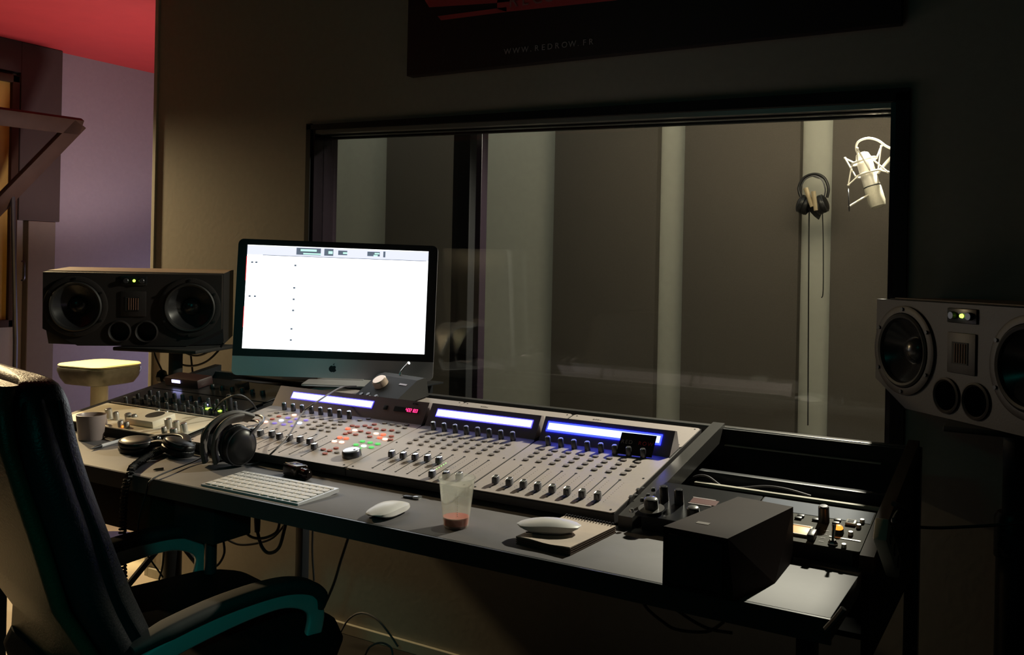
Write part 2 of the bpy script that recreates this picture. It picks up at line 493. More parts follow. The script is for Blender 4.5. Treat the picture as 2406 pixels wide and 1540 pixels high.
# small handle
p = onx(56, 638, -4.55)
t = MB().tube([(0, 0, -.05), (.02, 0, -.045), (.022, 0, 0), (.02, 0, .045), (0, 0, .05)], .005, 8, 4).build('handle', M_dkmetal, pillar_low)
t.location = (-4.700, p.y + .08, p.z)

# sash : plane through three points
A = onx(190, 292, -4.35); B = onx(-160, 245, -4.35); 
rd = ray(-90, 580); Dn = CAM + rd * ((A - CAM).dot(FW) * .97)
ex = (B - A); L = ex.length; ex.normalize(); ey = (Dn - A); ey = ey - ex * ey.dot(ex)
slant = (Dn - A).dot(ex)
t = empty('tilted_glazed_sash', A, label='dark framed glass sash tilted outward at the left edge, top rim lit', cat='window sash')
q = [A, B, B + (Dn - A), Dn]
nrm = (B - A).cross(Dn - A).normalized()
b = MB()
def bar(b, a, c, wd=.045, th=.03, nrm=None):
    a = Vector(a); c = Vector(c); d = (c - a); l = d.length; d.normalize()
    s_ = nrm.cross(d); Mx = Matrix((d, s_, nrm)).transposed().to_4x4(); Mx.translation = (a + c) / 2
    b.box((0, 0, 0), (l + wd * .6, wd, th), Mx, bev=.003)
loc = [v - A for v in q]
cen = sum(loc, Vector()) / 4
ins = [v + (cen - v) * .04 for v in loc]
for i in range(4): bar(b, ins[i], ins[(i + 1) % 4], .085, .03, nrm)
b.build('sash_frame', M_brown, t)
b = MB(); vs = [b.bm.verts.new(v + nrm * s_) for s_ in (-.003, .003) for v in ins]
b.bm.faces.new(vs[:4]); b.bm.faces.new(vs[4:])
for i in range(4): b.bm.faces.new((vs[i], vs[(i + 1) % 4], vs[4 + (i + 1) % 4], vs[4 + i]))
b.build('sash_glass', M_glass, t, smooth=False)
b = MB(); b.tube([Dn - A + (loc[0] - (Dn - A)) * .42, Dn - A + (loc[0] - (Dn - A)) * .42 + Vector((0, .03, -.75)), Dn - A + (loc[0] - (Dn - A)) * .42 + Vector((0, .03, -1.15))], .012, 8, 1)
b.build('sash_stay', M_dkmetal, t)

# bar stool
t = empty('bar_stool', (-3.49, 2.45, 0), (0, 0, math.radians(8)), label='cream square topped bar stool lit bright by a warm lamp', cat='stool')
S = .275
rings = [[(x, y, z) for x, y in rrect(S * f, S * f, .06 * f, 6)] for z, f in ((.770, .9), (.778, .96), (.783, .93), (.785, .6))]
MB().loft(rings).build('seat_cushion', M_cream, t)
rings = [[(x, y, z) for x, y in rrect(S * f, S * f, .07 * f, 6)] for z, f in ((.695, .70), (.70, .82), (.725, .93), (.755, 1.0), (.769, .99))]
MB().loft(rings).build('seat_shell', M_foil, t)
MB().lathe([(.035, .33), (.035, .6949)], seg=24).build('gas_lift_sleeve', M_trim, t)
MB().lathe([(.026, .015), (.026, .33)], seg=24).build('column', M_chrome, t)
MB().lathe([(.20, .0), (.20, .008), (.1, .02), (.03, .03), (.026, .05)], seg=40).build('base_disc', M_chrome, t)
MB().torus(.13, .009, TR(0, 0, .33)).build('foot_ring', M_chrome, t)

# ================================================================== SPEAKERS
def speaker(x, y, z, yaw, tilt, baffle, label, top, legs=None):
    t = empty('studio_monitor', (x, y, z), (math.radians(tilt), 0, yaw), label=label, cat='loudspeaker', group='pair of horizontal studio monitors on stands')
    # local: front faces -Y, x right, z up, origin bottom centre
    W_, H_, D_ = .548, .238, .28
    w2 = W_ / 2; cx_, cz_ = .105, .055
    pts = []
    for sx in (-1, 1):
        pts += [(sx * w2, .045, 0), (sx * w2, .045, H_), (sx * w2, D_, 0), (sx * w2, D_, H_)]
    fr = [(-w2 + cx_, 0, 0), (w2 - cx_, 0, 0), (w2, .0, cz_), (w2, .0, H_), (-w2, .0, H_), (-w2, .0, cz_)]
    b = MB().hull([(q[0], q[1] + .02, q[2]) for q in pts] + [(p[0], .036, p[2]) for p in fr]); b.build('cabinet', M_spkbody, t)
    cu = bpy.data.curves.new('baffle_c', 'CURVE'); cu.dimensions = '2D'; cu.fill_mode = 'BOTH'; cu.extrude = .018
    loops = [[(p[0] * .995, p[2] * .985 + .0018) for p in fr]]
    for hx, hz, hr in ((-.174, .128, .083), (.174, .128, .083), (-.042, .048, .031), (.040, .048, .031)):
        loops.append([(hx + hr * math.cos(-2 * math.pi * k / 40), hz + hr * math.sin(-2 * math.pi * k / 40)) for k in range(40)])
    for lp in loops:
        sp = cu.splines.new('POLY'); sp.points.add(len(lp) - 1); sp.use_cyclic_u = True
        for pt, (qx, qz) in zip(sp.points, lp): pt.co = (qx, qz, 0, 1)
    co_ = bpy.data.objects.new('tmp', cu); col.objects.link(co_)
    dg = bpy.context.evaluated_depsgraph_get(); dg.update()
    me = bpy.data.meshes.new_from_object(co_.evaluated_get(dg)); bpy.data.objects.remove(co_); bpy.data.curves.remove(cu)
    me.transform(TR(0, .018, 0) @ RX(R90)); me.materials.clear(); me.materials.append(baffle); me.name = 'front_baffle'
    bo = bpy.data.objects.new('front_baffle', me); col.objects.link(bo); bo.parent = t
    # top veneer
    MB().span((-w2 + .002, .047, H_), (w2 - .002, D_ - .002, H_ + .0015)).build('top_panel', top, t)
    F = lambda xx, zz: TR(xx, 0, zz) @ RX(R90)   # lathe axis towards the listener (-Y)
    for sx in (-1, 1):
        xx = sx * .174; zz = .128
        wo = MB().lathe([(.097, 0), (.097, .005), (.092, .007), (.082, .007), (.082, .003)], F(xx, zz), 48, cap=False).build('woofer', baffle, t)
        MB().lathe([(.082, .001), (.080, .009), (.076, .012), (.071, .010), (.068, .003)], F(xx, zz), 48, cap=False).build('surround', M_rubber, wo)
        MB().lathe([(.070, .003), (.05, -.014), (.03, -.026), (.028, -.020), (.018, -.012), (.0001, -.009)], F(xx, zz) @ TR(0, 0, .032) if False else F(xx, zz) @ TR(0, 0, .0), 48, cap=False).build('cone', M_cone, wo)
        MB().lathe([(.028, -.021), (.020, -.013), (.010, -.009), (.0001, -.008)], F(xx, zz), 32, cap=False).build('dust_cap', M_cone, wo)
        for k in range(6):
            a = math.radians(30 + 60 * k)
            b = MB(); b.cyl((xx + .0895 * math.cos(a), zz + .0895 * math.sin(a), .007), .004, .003, RX(R90) @ Matrix.Diagonal((1, 1, 1, 1)), 10)
            b.build('screw', M_black, wo)
    # ports
    for xx in (-.052, .030):
        zz = .048
        po = MB().lathe([(.037, .0), (.037, .004), (.033, .006), (.030, .003)], F(xx + .01, zz), 36, cap=False).build('bass_port', baffle, t)
        MB().lathe([(.0308, .002), (.028, -.02), (.027, -.034), (.0001, -.0345)], F(xx + .01, zz), 36, cap=False).build('port_mouth', M_slot, po)
    # tweeter plate
    tw = MB().box((0, -.002, .138), (.078, .004, .082), bev=.003).build('tweeter', baffle, t)
    b = MB()
    for k in range(5): b.tube([(-.014 + .007 * k, -.0045, .119), (-.014 + .007 * k, -.0045, .157)], .0026, 6, 1)
    b.build('folded_ribbon', mat('dull_bronze', (.16, .08, .05), .35, .6), tw)
    b = MB().box((-.002, -.0035, .138), (.044, .004, .044)); b.build('ribbon_window', M_slot, tw)
    cp = MB().box((0, -.002, .213), (.082, .004, .030), bev=.004).build('control_panel', M_faceblack, t)
    MB().lathe([(.0045, 0), (.0035, .004), (.0001, .005)], F(.002, .213) @ TR(0, 0, .004), 14).build('power_led', E_lgreen, cp)
    for xx in (-.022, .026):
        MB().cyl((0, 0, 0), .008, .009, F(xx, .213) @ TR(0, 0, .003), 20, bev=.001).build('trim_knob', M_dkmetal, cp)
    return t


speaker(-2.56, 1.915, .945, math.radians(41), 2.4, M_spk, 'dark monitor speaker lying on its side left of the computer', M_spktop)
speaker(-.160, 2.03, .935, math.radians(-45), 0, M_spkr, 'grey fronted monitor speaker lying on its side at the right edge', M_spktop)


def stand(x, y, h, label, a0=0.3):
    t = empty('speaker_stand', (x, y, 0), (0, 0, a0), label=label, cat='stand', group='stands under the monitor speakers')
    MB().box((0, 0, h - .006), (.30, .24, .012), bev=.003).build('top_plate', M_blackm, t)
    MB().lathe([(.022, .55), (.022, h - .012)], seg=20).build('inner_pole', M_blackm, t)
    MB().lathe([(.032, .06), (.032, .66), (.036, .66), (.036, .74), (.03, .75)], seg=20).build('outer_pole', M_black, t)
    b = MB().cyl((0, 0, .036), .012, .035, TR(0, 0, .70) @ RY(R90), 14); b.lathe([(.012, 0), (.024, .004), (.026, .018), (.018, .024)], TR(0, 0, .70) @ RY(R90) @ TR(0, 0, .06), 8)
    b.build('clamp_knob', M_black, t)
    b = MB().cyl((0, 0, .02), .010, .035, TR(0, 0, .84) @ RY(-R90 - .1), 14); b.lathe([(.012, 0), (.022, .004), (.022, .018), (.014, .024)], TR(0, 0, .84) @ RY(-R90) @ TR(0, 0, .04), 8)
    b.build('clamp_knob', M_black, t)
    for k in range(3):
        a = 2 * math.pi * k / 3
        lg = MB().tube([(.03 * math.cos(a), .03 * math.sin(a), .30), (.32 * math.cos(a), .32 * math.sin(a), .014)], .011, 8, 1).build('leg', M_black, t)
        MB().sphere((.32 * math.cos(a), .32 * math.sin(a), .014), .014).build('rubber_foot', M_rubber, lg)
    return t


stand(-2.495, 2.03, .944, 'black tripod stand carrying the left monitor speaker')
stand(-.067, 2.12, .935, 'black tripod stand under the right monitor speaker', -R90)

# ================================================================== DESK
TILT = math.radians(10.5)
FY, FZ = 1.553, .775       # front line of the sloping rack plane
def sl(y): return FZ + (y - FY) * math.tan(TILT)
DL, DR = -2.44, -.262
t = empty('studio_desk', (0, 0, 0), label='long grey studio desk with black steel rack frame', cat='desk'); desk = t
b = MB().span((DL, 1.322, .7155), (DR, 1.575, .75), bev=.001); b.build('desktop', M_desk, t)
b = MB().span((DL - .002, 1.316, .714), (DR + .002, 1.3215, .7495)); b.build('edge_band', M_deskedge, t)
b = MB().span((DL, 1.5755, .722), (DR, 1.60, .745)); b.build('rear_lip', M_desk, t)


def slrail(x, y0, y1, wd, drop, hgt, m, name='side_rail'):
    z0, z1 = sl(y0) - drop, sl(y1) - drop
    b = MB().loft([[(x - wd / 2, y0, z0 - hgt), (x + wd / 2, y0, z0 - hgt), (x + wd / 2, y0, z0), (x - wd / 2, y0, z0)],
                   [(x - wd / 2, y1, z1 - hgt), (x + wd / 2, y1, z1 - hgt), (x + wd / 2, y1, z1), (x - wd / 2, y1, z1)]])
    return b.build(name, m, t, smooth=False)


slrail(-2.40, 1.553, 2.125, .03, .0, .03, M_steel)
slrail(-1.887, 1.553, 2.10, .03, .004, .03, M_steel)
slrail(-.677, 1.562, 2.10, .028, .005, .035, M_rail)
slrail(-.254, 1.552, 2.10, .022, -.002, .03, M_brown)
b = MB().span((-2.415, 2.100, sl(2.1) - .04), (-.240, 2.126, sl(2.1) - .0145), bev=.002); b.build('rear_rail', M_rail, t)
# legs: posts under the frame
for (x, y, z1) in ((-2.40, 2.11, sl(2.1) - .03), (-.254, 2.11, sl(2.1) - .03), (-2.40, 1.40, .7155), (-.31, 1.40, .7155), (-1.842, 1.95, .80)):
    MB().span((x - .014, y - .014, .0), (x + .014, y + .014, z1), bev=.002).build('leg', M_steel, t)
for (y, z) in ((1.62, .71), (1.95, .79)):
    MB().span((DL + .01, y - .012, z - .03), (DR - .01, y + .012, z), bev=.002).build('cross_beam', M_steel, t)
# right bay: black sheet added for its shade, plus pale edged rails
MB().span((-.66, 1.66, .60), (-.267, 2.097, .61)).build('bay_shade_sheet', mat('void_black', (.008, .008, .008), 1, spec=0), t)
MB().span((-.70, 2.086, .61), (-.243, 2.097, .860)).build('bay_back', M_blackm, t)
MB().span((-.694, 1.80, .61), (-.690, 2.086, .80)).build('bay_side', M_blackm, t)
a, c = ony(1592, 1126, 1.885), ony(2068, 1190, 1.885)
MB().span((-.658, 1.88, a.z - .006), (-.268, 1.893, a.z), bev=.001).build('rack_ear_rail', M_trim, t)
MB().span((-.658, 1.893, a.z - .05), (-.268, 1.897, a.z - .001)).build('rack_bar', M_blackm, t)
a, c = ony(1655, 1038, 2.082), ony(2070, 1090, 2.082)
MB().span((-.655, 2.074, a.z - .003), (-.315, 2.0855, a.z), bev=.001).build('thin_bright_strip', M_trim, t)
b = MB(); b.loft([[(x, 1.56, .60), (x, 2.09, .60), (x, 2.09, sl(2.09) - .03), (x, 1.56, sl(1.56) - .03)] for x in (-.262, -.250)]); b.build('side_panel', M_blackm, t, smooth=False)
# rear shelf carrying the computer
MB().span((-2.25, 2.045, .8625), (-1.62, 2.32, .868), bev=.001).build('rear_shelf', M_steel, t)
for x in (-2.2, -1.67):
    MB().span((x - .01, 2.128, .83), (x + .01, 2.32, .8624)).build('shelf_bracket', M_steel, t)

# under desk box
p = ony(455, 1190, 1.45); p2 = ony(540, 1190, 1.45)
t = empty('cable_box', ((p.x + p2.x) / 2, 1.45, .60), label='dark box hanging under the desktop above a thin post', cat='box')
MB().span((-.065, -.05, 0), (.065, .06, .1), bev=.003).build('housing', M_blackm, t)
MB().span((-.05, -.03, .1), (.05, .04, .1155)).build('mounting_plate', M_steel, t)
MB().lathe([(.014, -.6), (.014, 0)], TR(.0, 0, 0), 16).build('post', M_dkmetal, t)
b = MB()
for k in range(3):
    a = 2 * math.pi * k / 3 + .4
    b.tube([(.012 * math.cos(a), .012 * math.sin(a), -.38), (.20 * math.cos(a), .20 * math.sin(a), -.588)], .009, 8, 1)
b.build('tripod', M_black, t)
# dark drawer under left part of desk
t = empty('under_desk_drawer', (-2.06, 1.40, .60), label='brown drawer box under the left end of the desktop', cat='drawer')
MB().span((-.22, -.03, 0), (.30, .10, .095), bev=.003).build('drawer_box', M_brown, t)
MB().span((-.1, -.042, .03), (.02, -.031, .06), bev=.003).build('drawer_pull', M_blackp, t)

# ================================================================== CONSOLE
def P2(px, py, h=0):       # point on the sloping plane raised by h
    n = Vector((0, -math.sin(TILT), math.cos(TILT)))
    return onp(px, py, Vector((0, FY, FZ)) + n * h, n)


def toS(y): return (y - FY) / math.cos(TILT)


def seg7(mb, x, z, ch, h=.008, wd=.0045):
    segs = {'a': ((0, h), (wd, h)), 'b': ((wd, h), (wd, h / 2)), 'c': ((wd, h / 2), (wd, 0)), 'd': ((0, 0), (wd, 0)), 'e': ((0, h / 2), (0, 0)), 'f': ((0, h), (0, h / 2)), 'g': ((0, h / 2), (wd, h / 2))}
    tab = {'4': 'bcfg', '2': 'abged', '1': 'bc', '8': 'abcdefg', '3': 'abgcd', '7': 'abc', '5': 'afgcd'}
    for c in tab[ch]:
        (x0, z0), (x1, z1) = segs[c]
        mb.box((x + (x0 + x1) / 2, z + (z0 + z1) / 2, .0022), (abs(x1 - x0) + .0011, abs(z1 - z0) + .0011, .0008))


proto_parts = {}


def console_unit(x0, x1, nfad, fx0, pitch, enc0, faders, label, lcd, main=False, cardgap=False):
    t = empty('mixing_console', (x0, FY, FZ), (TILT, 0, 0), label=label, cat='mixing console', group='three joined fader sections of the mixing desk')
    W = x1 - x0; rx = lambda x: x - x0
    # local frame: x right, y up the slope, z off the surface
    prof = [(0, -.018), (0, -.002), (.003, 0), (.4865, 0), (.4865, -.012), (.47, -.05), (.05, -.03)]
    b = MB(); b.loft([[(.0005, y, z) for y, z in prof], [(W - .0005, y, z) for y, z in prof]]); b.build('housing', M_conedge, t, smooth=False)
    MB().prism(rrect(W - .002, .292, .008, 4, W / 2, .147), .0001, .0016).build('front_plate', M_console, t)
    MB().prism(rrect(W - .003, .130, .008, 4, W / 2, .42), .0001, .0020).build('rear_plate', M_console, t)
    b = MB()
    for sx in (.012, W - .012):
        for yy in (.012, .17, .370, .475): b.cyl((sx, yy, .0019), .0022, .0006, seg=10)
    b.build('screws', M_slot, t)
    # hood
    by, ty, tz = .293, .3345, .0465
    pf = [(by, .0016), (ty, tz), (ty + .010, tz - .004), (.352, .0021), (.30, .0021)]
    b = MB(); b.loft([[(.004, y, z) for y, z in pf], [(W - .004, y, z) for y, z in pf]]); hood = b.build('display_hood', M_hood, t, smooth=False)
    # face frame: X right, Y up the face, Z out
    fy = Vector((0, ty - by, tz - .0016)).normalized(); fz = Vector((0, -fy.z, fy.y))
    Mf = Matrix((Vector((1, 0, 0)), fy, fz)).transposed().to_4x4(); Mf.translation = Vector((0, by, .0016))
    FH = Vector((0, ty - by, tz - .0016)).length
    for (a, c, kind) in lcd:
        a, c = rx(a), rx(c)
        h0, h1 = .027, .0475
        MB().box(((a + c) / 2, (h0 + h1) / 2, .0006), (c - a + .003 * kind, h1 - h0 + .004 * kind, .0012), Mf).build('lcd_bloom_rim', E_lcdc if kind else E_lcdb, hood)  # glowing rim stands in for bloom around the display
        MB().box(((a + c) / 2, (h0 + h1) / 2, .0013), (c - a - .004, h1 - h0 - .0045, .001), Mf).build('lcd_screen', E_lcd3 if kind else E_lcd, hood)
    if main:
        MB().box((rx(-1.477), .034, .001), (.012, .0115, .002), Mf, bev=.0006).build('small_button', M_slot, hood)
        MB().box((rx(-1.411), .034, .0008), (.077, .012, .0015), Mf).build('timecode_window', M_slot, hood)
        b = MB()
        for k, ch in enumerate('422183'): seg7(b, rx(-1.411) + .0 + k * .0062, .0300, ch)
        b.bm.transform(Mf); b.build('timecode_digits', E_pink, hood)
    # encoders
    for k in range(8):
        x = rx(enc0) + k * pitch[1]
        kn = MB().lathe([(.0066, 0), (.0064, .017), (.0055, .0185)], TR(x, .2755, .0016), 18).build('encoder', M_dkmetal, t)
        MB().lathe([(.0056, 0), (.0050, .0012), (.0001, .0014)], TR(x, .2755, .0202), 18).build('encoder_cap', M_silver, kn)
    # buttons
    for k in range(8):
        for r in range(4):
            yy = toS(1.7945 - r * .0225)
            x = rx(fx0) + k * pitch[0] - .001 * r
            key = (k, r) if main else None
            mm = M_btn
            if main:
                mm = {(1, 3): E_redhot, (2, 2): E_blue, (4, 2): E_blue, (2, 0): E_redhot, (2, 1): E_bluedim, (3, 1): E_bluedim, (3, 2): E_bluedim, (1, 2): M_btnred,
                      (2, 3): E_bluedim, (4, 3): E_bluedim, (4, 1): E_bluedim, (0, 3): M_btnred, (1, 1): M_btnred, (3, 3): E_bluedim}.get(key, M_btn)
            MB().prism(rrect(.0135, .0095, .0045, 4, x, yy), .0016, .0042).build('button', mm, t)
    # faders
    for k, (fxx, fyy) in enumerate(faders):
        x = rx(fxx)
        b = MB().box((x, (toS(1.573) + toS(1.697)) / 2, .0017), (.0020, toS(1.697) - toS(1.573), .0006)); b.cyl((x, toS(1.697), .0015), .003, .0006, seg=10)
        b.cyl((x, toS(1.573), .0015), .0024, .0006, seg=10)
        b.build('fader_slot', M_slot, t)
        yy = toS(fyy)
        # dished cap
        rings = [[(x + px, yy + py, z) for px, py in rrect(a, c, .0035, 3)] for z, a, c in ((.004, .0125, .018), (.014, .0115, .0165), (.0165, .0100, .0145), (.0150, .0070, .0090))]
        cp = MB().loft(rings).build('fader_cap', M_dkmetal, t)
        MB().loft([[(x + px, yy + py, z) for px, py in rrect(a, c, .003, 3)] for z, a, c in ((.0164, .0108, .0155), (.0172, .0098, .0142), (.0158, .0068, .0088), (.0152, .005, .006))]).build('cap_insert', M_silver, cp)
        MB().box((x, yy, .0032), (.0016, .006, .0034)).build('fader_stem', M_slot, cp)
    # meter dots
    b = MB(); on = MB(); any_on = False
    for k, (fxx, fyy) in enumerate(faders[:8]):
        for j in range(12):
            yy = toS(1.592 + j * .0085)
            lit = (main and k == 2 and j in (1, 2)) or ((not main) and lcd[0][2] == 0 and k == 4 and 1 <= j <= 7)
            (on if lit else b).cyl((rx(fxx) + .0135, yy, .0016), .0011 if lit else .0006, .0004, seg=6)
            any_on = any_on or lit
    b.build('meter_dots', M_slot, t)
    if any_on: on.build('lit_meter_leds', E_green, t)
    else: on.bm.free()
    return t, rx


xs = [-1.766 + .0336 * k for k in range(8)]
ys = [1.648] * 8
f1 = [(x, y) for x, y in zip(xs, (1.648, 1.650, 1.644, 1.650, 1.642, 1.642, 1.643, 1.641))] + [(-1.494, 1.617)]
u1, rx1 = console_unit(-1.866, -1.3455, 9, -1.797, (.0322, .0328), -1.797, f1, 'left console section with transport keys, red timecode and big jog wheel', [(-1.806, -1.521, 0)], main=True)
f2 = list(zip([-1.283 + .0317 * k for k in range(8)], (1.641, 1.642, 1.644, 1.647, 1.646, 1.577, 1.583, 1.585)))
u2, rx2 = console_unit(-1.344, -1.024, 8, -1.295, (.0323, .0322), -1.300, f2, 'middle console section with five faders raised, behind the plastic cup', [(-1.318, -1.045, 0)])
f3 = list(zip([-.979 + .0329 * k for k in range(8)], [1.596] * 8))
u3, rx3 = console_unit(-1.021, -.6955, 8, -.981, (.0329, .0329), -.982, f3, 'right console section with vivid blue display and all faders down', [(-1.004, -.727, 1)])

# transport section of the left unit
tr = [(834, 1014, 'h'), (884, 1022, 'h'), (905, 1035, 'h'), (786, 1040, 'h'), (803, 1042, 'h'), (855, 1051, 'g')]
tr += [(x, y, 'd') for x, y in ((818, 1010), (822, 1019), (848, 1016), (866, 1020), (901, 1024), (869, 1029), (893, 1031), (920, 1028), (799, 1031), (814, 1033), (840, 1005), (828, 1003), (918, 1036), (858, 1003), (880, 1000))]
tr += [(x, y, 'r') for x, y in ((760, 1059), (775, 1062), (790, 1056), (764, 1069), (812, 1022), (836, 1024), (884, 1010), (902, 1013), (921, 1014), (869, 1007))]
tr += [(x, y, 'n') for x, y in ((792, 1066), (772, 1016), (786, 1008), (800, 1000), (812, 993), (740, 1010), (756, 1002), (904, 997), (922, 1000), (938, 1003), (952, 1008), (936, 1018), (866, 987), (846, 990), (956, 1001))]
tr += [(x, y, 'k') for x, y in ((852, 1040), (870, 1043), (888, 1046), (837, 1048), (873, 1054), (843, 1057))]
for (px, py, k) in tr:
    p = P2(px, py); x = p.x - u1.location.x; yy = toS(p.y)
    MB().prism(rrect(.0135, .0090, .0042, 4, x, yy), .0016, .0042).build('button', {'h': E_redhot, 'g': E_greenhot, 'd': E_red if py > 1020 or True and k == 'd' and (px in (818, 848, 866, 901, 893, 799, 814, 920)) else M_btnred, 'r': M_btnred, 'n': M_btn, 'k': E_greendim}[k] if not (k == 'd' and px not in (818, 901, 893, 799, 814, 822)) else M_btnred, u1)
p = P2(827, 1073); x = p.x - u1.location.x; yy = toS(p.y)
jg = MB().lathe([(.0225, 0), (.0215, .012), (.0195, .0145), (.0185, .0145)], TR(x, yy, .0016), 36).build('jog_wheel', M_dkmetal, u1)
MB().lathe([(.0188, .0), (.0150, .0012), (.0001, -.0005)], TR(x, yy, .0162), 36).build('jog_disc', M_silver, jg)
MB().lathe([(.003, .0), (.002, .0006), (.0001, .0007)], TR(x + .008, yy + .002, .0168), 12).build('finger_dimple', M_slot, jg)
text_mesh('maker_lettering', 'ICON', .0065, M_slot, u1, TR(rx1(-1.398), .3325, .0455) @ RX(math.radians(48)) @ TR(0, -.0085, .0006), 1.1)
for u, xx in ((u2, .06), (u3, .06)):
    text_mesh('plate_lettering', 'QCON', .007, mat('faint_grey_lettering', (.22, .2, .19), .6), u, TR(xx, .462, .0022), 1.1)

# business card leaning on the right display
n = Vector((0, -math.sin(TILT), math.cos(TILT)))
t = empty('business_card', (-.773, 1.8225, sl(1.8225) + .0035), (math.radians(52), 0, math.radians(3)), label='black card with dim red lettering leaning on the blue display', cat='card')
MB().box((0, .026, 0), (.080, .052, .0007)).build('card_stock', M_poster, t)
text_mesh('white_lettering', 'RED', .0125, M_poswhite, t, TR(-.036, .026, .0005), 1.25)
text_mesh('red_lettering', 'ROW', .0125, M_posred, t, TR(.003, .026, .0005), 1.25)

# monitor controller on the rear plate
t = empty('monitor_controller', (-1.565, 1.985, sl(1.985) + .003), (TILT, 0, math.radians(-12)), label='black wedge shaped monitor controller with one big pale knob', cat='audio controller')
pf = [(-.066, 0), (-.066, .010), (.035, .052), (.062, .052), (.068, .045), (.068, 0)]
b = MB(); b.loft([[(-.085, y, z) for y, z in pf], [(-.072, y, z * 1.0) for y, z in pf], [(.072, y, z) for y, z in pf], [(.085, y, z) for y, z in pf]]); b.build('housing', M_blackm, t, smooth=False)
sa = math.atan2(.042, .101)
Ms = TR(0, -.066, .010) @ RX(sa)
k_ = MB().lathe([(.021, 0), (.0205, .016), (.0175, .019), (.0001, .0195)], Ms @ TR(-.028, .072, .001), 32).build('volume_knob', mat('pale_peach_aluminium', (.62, .48, .38), .35, .5), t)
for q, (xx, yy) in enumerate(((-.062, .022), (-.036, .026), (-.022, .016), (.0, .024), (.018, .012))):
    MB().lathe([(.0068, 0), (.006, .0035), (.0045, .004), (.0001, .003)], Ms @ TR(xx, yy, .0), 18).build('button', M_dkmetal, t)
MB().box((.05, .085, .0005), (.03, .006, .001), Ms).build('lettering_strip', M_hood, t)
MB().tube([(-.01, .055, .053), (-.008, .06, .063), (.004, .068, .078), (.016, .07, .086)], [.0035, .003, .002, .004], 8, 4).build('cable_plug', M_silver, t)

# ================================================================== COMPUTER
D_ = 2.63
c_ = CAM + FW * D_ + RT * ((784 - CX + .02 * 110) / FPX * D_); zb = CZ - ((893 - CY) + .02 * 419) / FPX * D_
face = math.atan2(-FW.x * 0 + RT.y, RT.x)      # yaw so local +x is camera right
t = empty('desktop_computer', (c_.x, c_.y, .8683), (0, math.radians(1.0), face + math.radians(2)), label='all in one computer with glowing white screen', cat='computer')
IW, IH = .575, .392; zo = zb - .8683 + .005; CH = .055
tl = RX(math.radians(-4))
Mi = TR(0, 0, zo) @ tl
pts = rrect(IW, IH, .016, 6, 0, IH / 2)
b = MB(); b.prism(pts, -.004, .004, Mi @ RX(R90))
b.build('casing', M_alu, t)
b = MB(); b.loft([[(x, z, .004 + d) for x, z in [(px * s_, IH / 2 + (pz - IH / 2) * s_) for px, pz in pts]] for d, s_ in ((-.008, .995), (-.02, .9), (-.036, .6), (-.04, .3))], Mi @ RX(R90)); b.build('rear_shell', mat('dimmed_rear_aluminium', (.12, .12, .13), .5), t)  # back darkened so the window mirrors less of its lamplight
pg = [(x, max(z, CH)) for x, z in pts]
b = MB(); b.prism([(-IW / 2, CH)] + [p for p in rrect(IW, IH, .016, 6, 0, IH / 2) if p[1] > CH + .02][0:0] + [(IW / 2, CH)] + [p for p in pts if p[1] > IH - .03 and p[0] > 0] + [p for p in pts if p[1] > IH - .03 and p[0] <= 0], .0041, .0052, Mi @ RX(R90))
gl = b.build('glass_front', M_black, t)
SW, SH = .521, .298; sz = CH + .022
MB().box((0, -.0056, sz + SH / 2), (SW, .0008, SH), Mi).build('screen', E_screen, gl)
sc = MB().box((0, -.0062, sz + SH - .0145), (SW, .0006, .027), Mi).build('toolbar', E_bar, gl)
b = MB(); b.box((.02, -.0066, sz + SH - .0285), (SW - .05, .0006, .0016), Mi)
for (x, wd, h) in ((-.085, .070, .020), (-.027, .026, .020), (.013, .026, .013), (.102, .036, .013), (.133, .006, .017)):
    b.box((x, -.0066, sz + SH - .0135), (wd, .0005, h), Mi)
b.build('toolbar_boxes', E_dim, gl)
for (x, wd, z, h) in ((-.085, .046, .018, .006), (-.075, .05, .008, .004), (-.022, .012, .014, .008), (.020, .012, .014, .005), (.112, .014, .016, .004), (.108, .012, .010, .004)):
    MB().box((x, -.0070, sz + SH - .026 + z - .002), (wd, .0004, h), Mi).build('toolbar_readout', E_mint, gl)
for (x, z) in ((-.245, .248), (-.233, .248), (-.121, .243), (-.121, .178), (-.121, .145), (-.121, .113), (-.247, .150), (-.232, .150), (-.123, .060), (-.123, .028)):
    MB().box((x, -.0064, sz + z), (.006, .0005, .005), Mi).build('track_icon', E_dim, gl)
b = MB(); b.box((-SW / 2 - .0005, -.0062, sz + .23), (.002, .0006, .07), Mi); b.box((-SW / 2 - .0005, -.0062, sz + .09), (.0018, .0006, .06), Mi); b.build('track_colour_strip', E_redstrip, gl)
# apple logo
def apple():
    P = []
    for k in range(40):
        a = 2 * math.pi * k / 40
        r = .0105 * (1 + .06 * math.cos(2 * a)); x = r * math.cos(a); y = r * math.sin(a) * 1.02
        if abs(x) < .004 and y > 0: y -= (.004 - abs(x)) * .6
        if abs(x) < .0035 and y < 0: y += (.0035 - abs(x)) * .4
        dx, dy = x - .0135, y - .0012
        d = math.hypot(dx, dy)
        if d < .0058: x, y = .0135 + dx / d * .0058, .0012 + dy / d * .0058
        P.append((x, y))
    return P
b = MB(); b.prism(apple(), .0041, .0046, Mi @ RX(R90) @ TR(0, CH / 2 - .001, 0))
b.prism([(0, .0105), (.001, .0135), (.0045, .0165), (.0045, .0140), (.003, .0115)], .0041, .0046, Mi @ RX(R90) @ TR(0, CH / 2 - .001, 0)); b.build('chin_logo', M_apple, t)
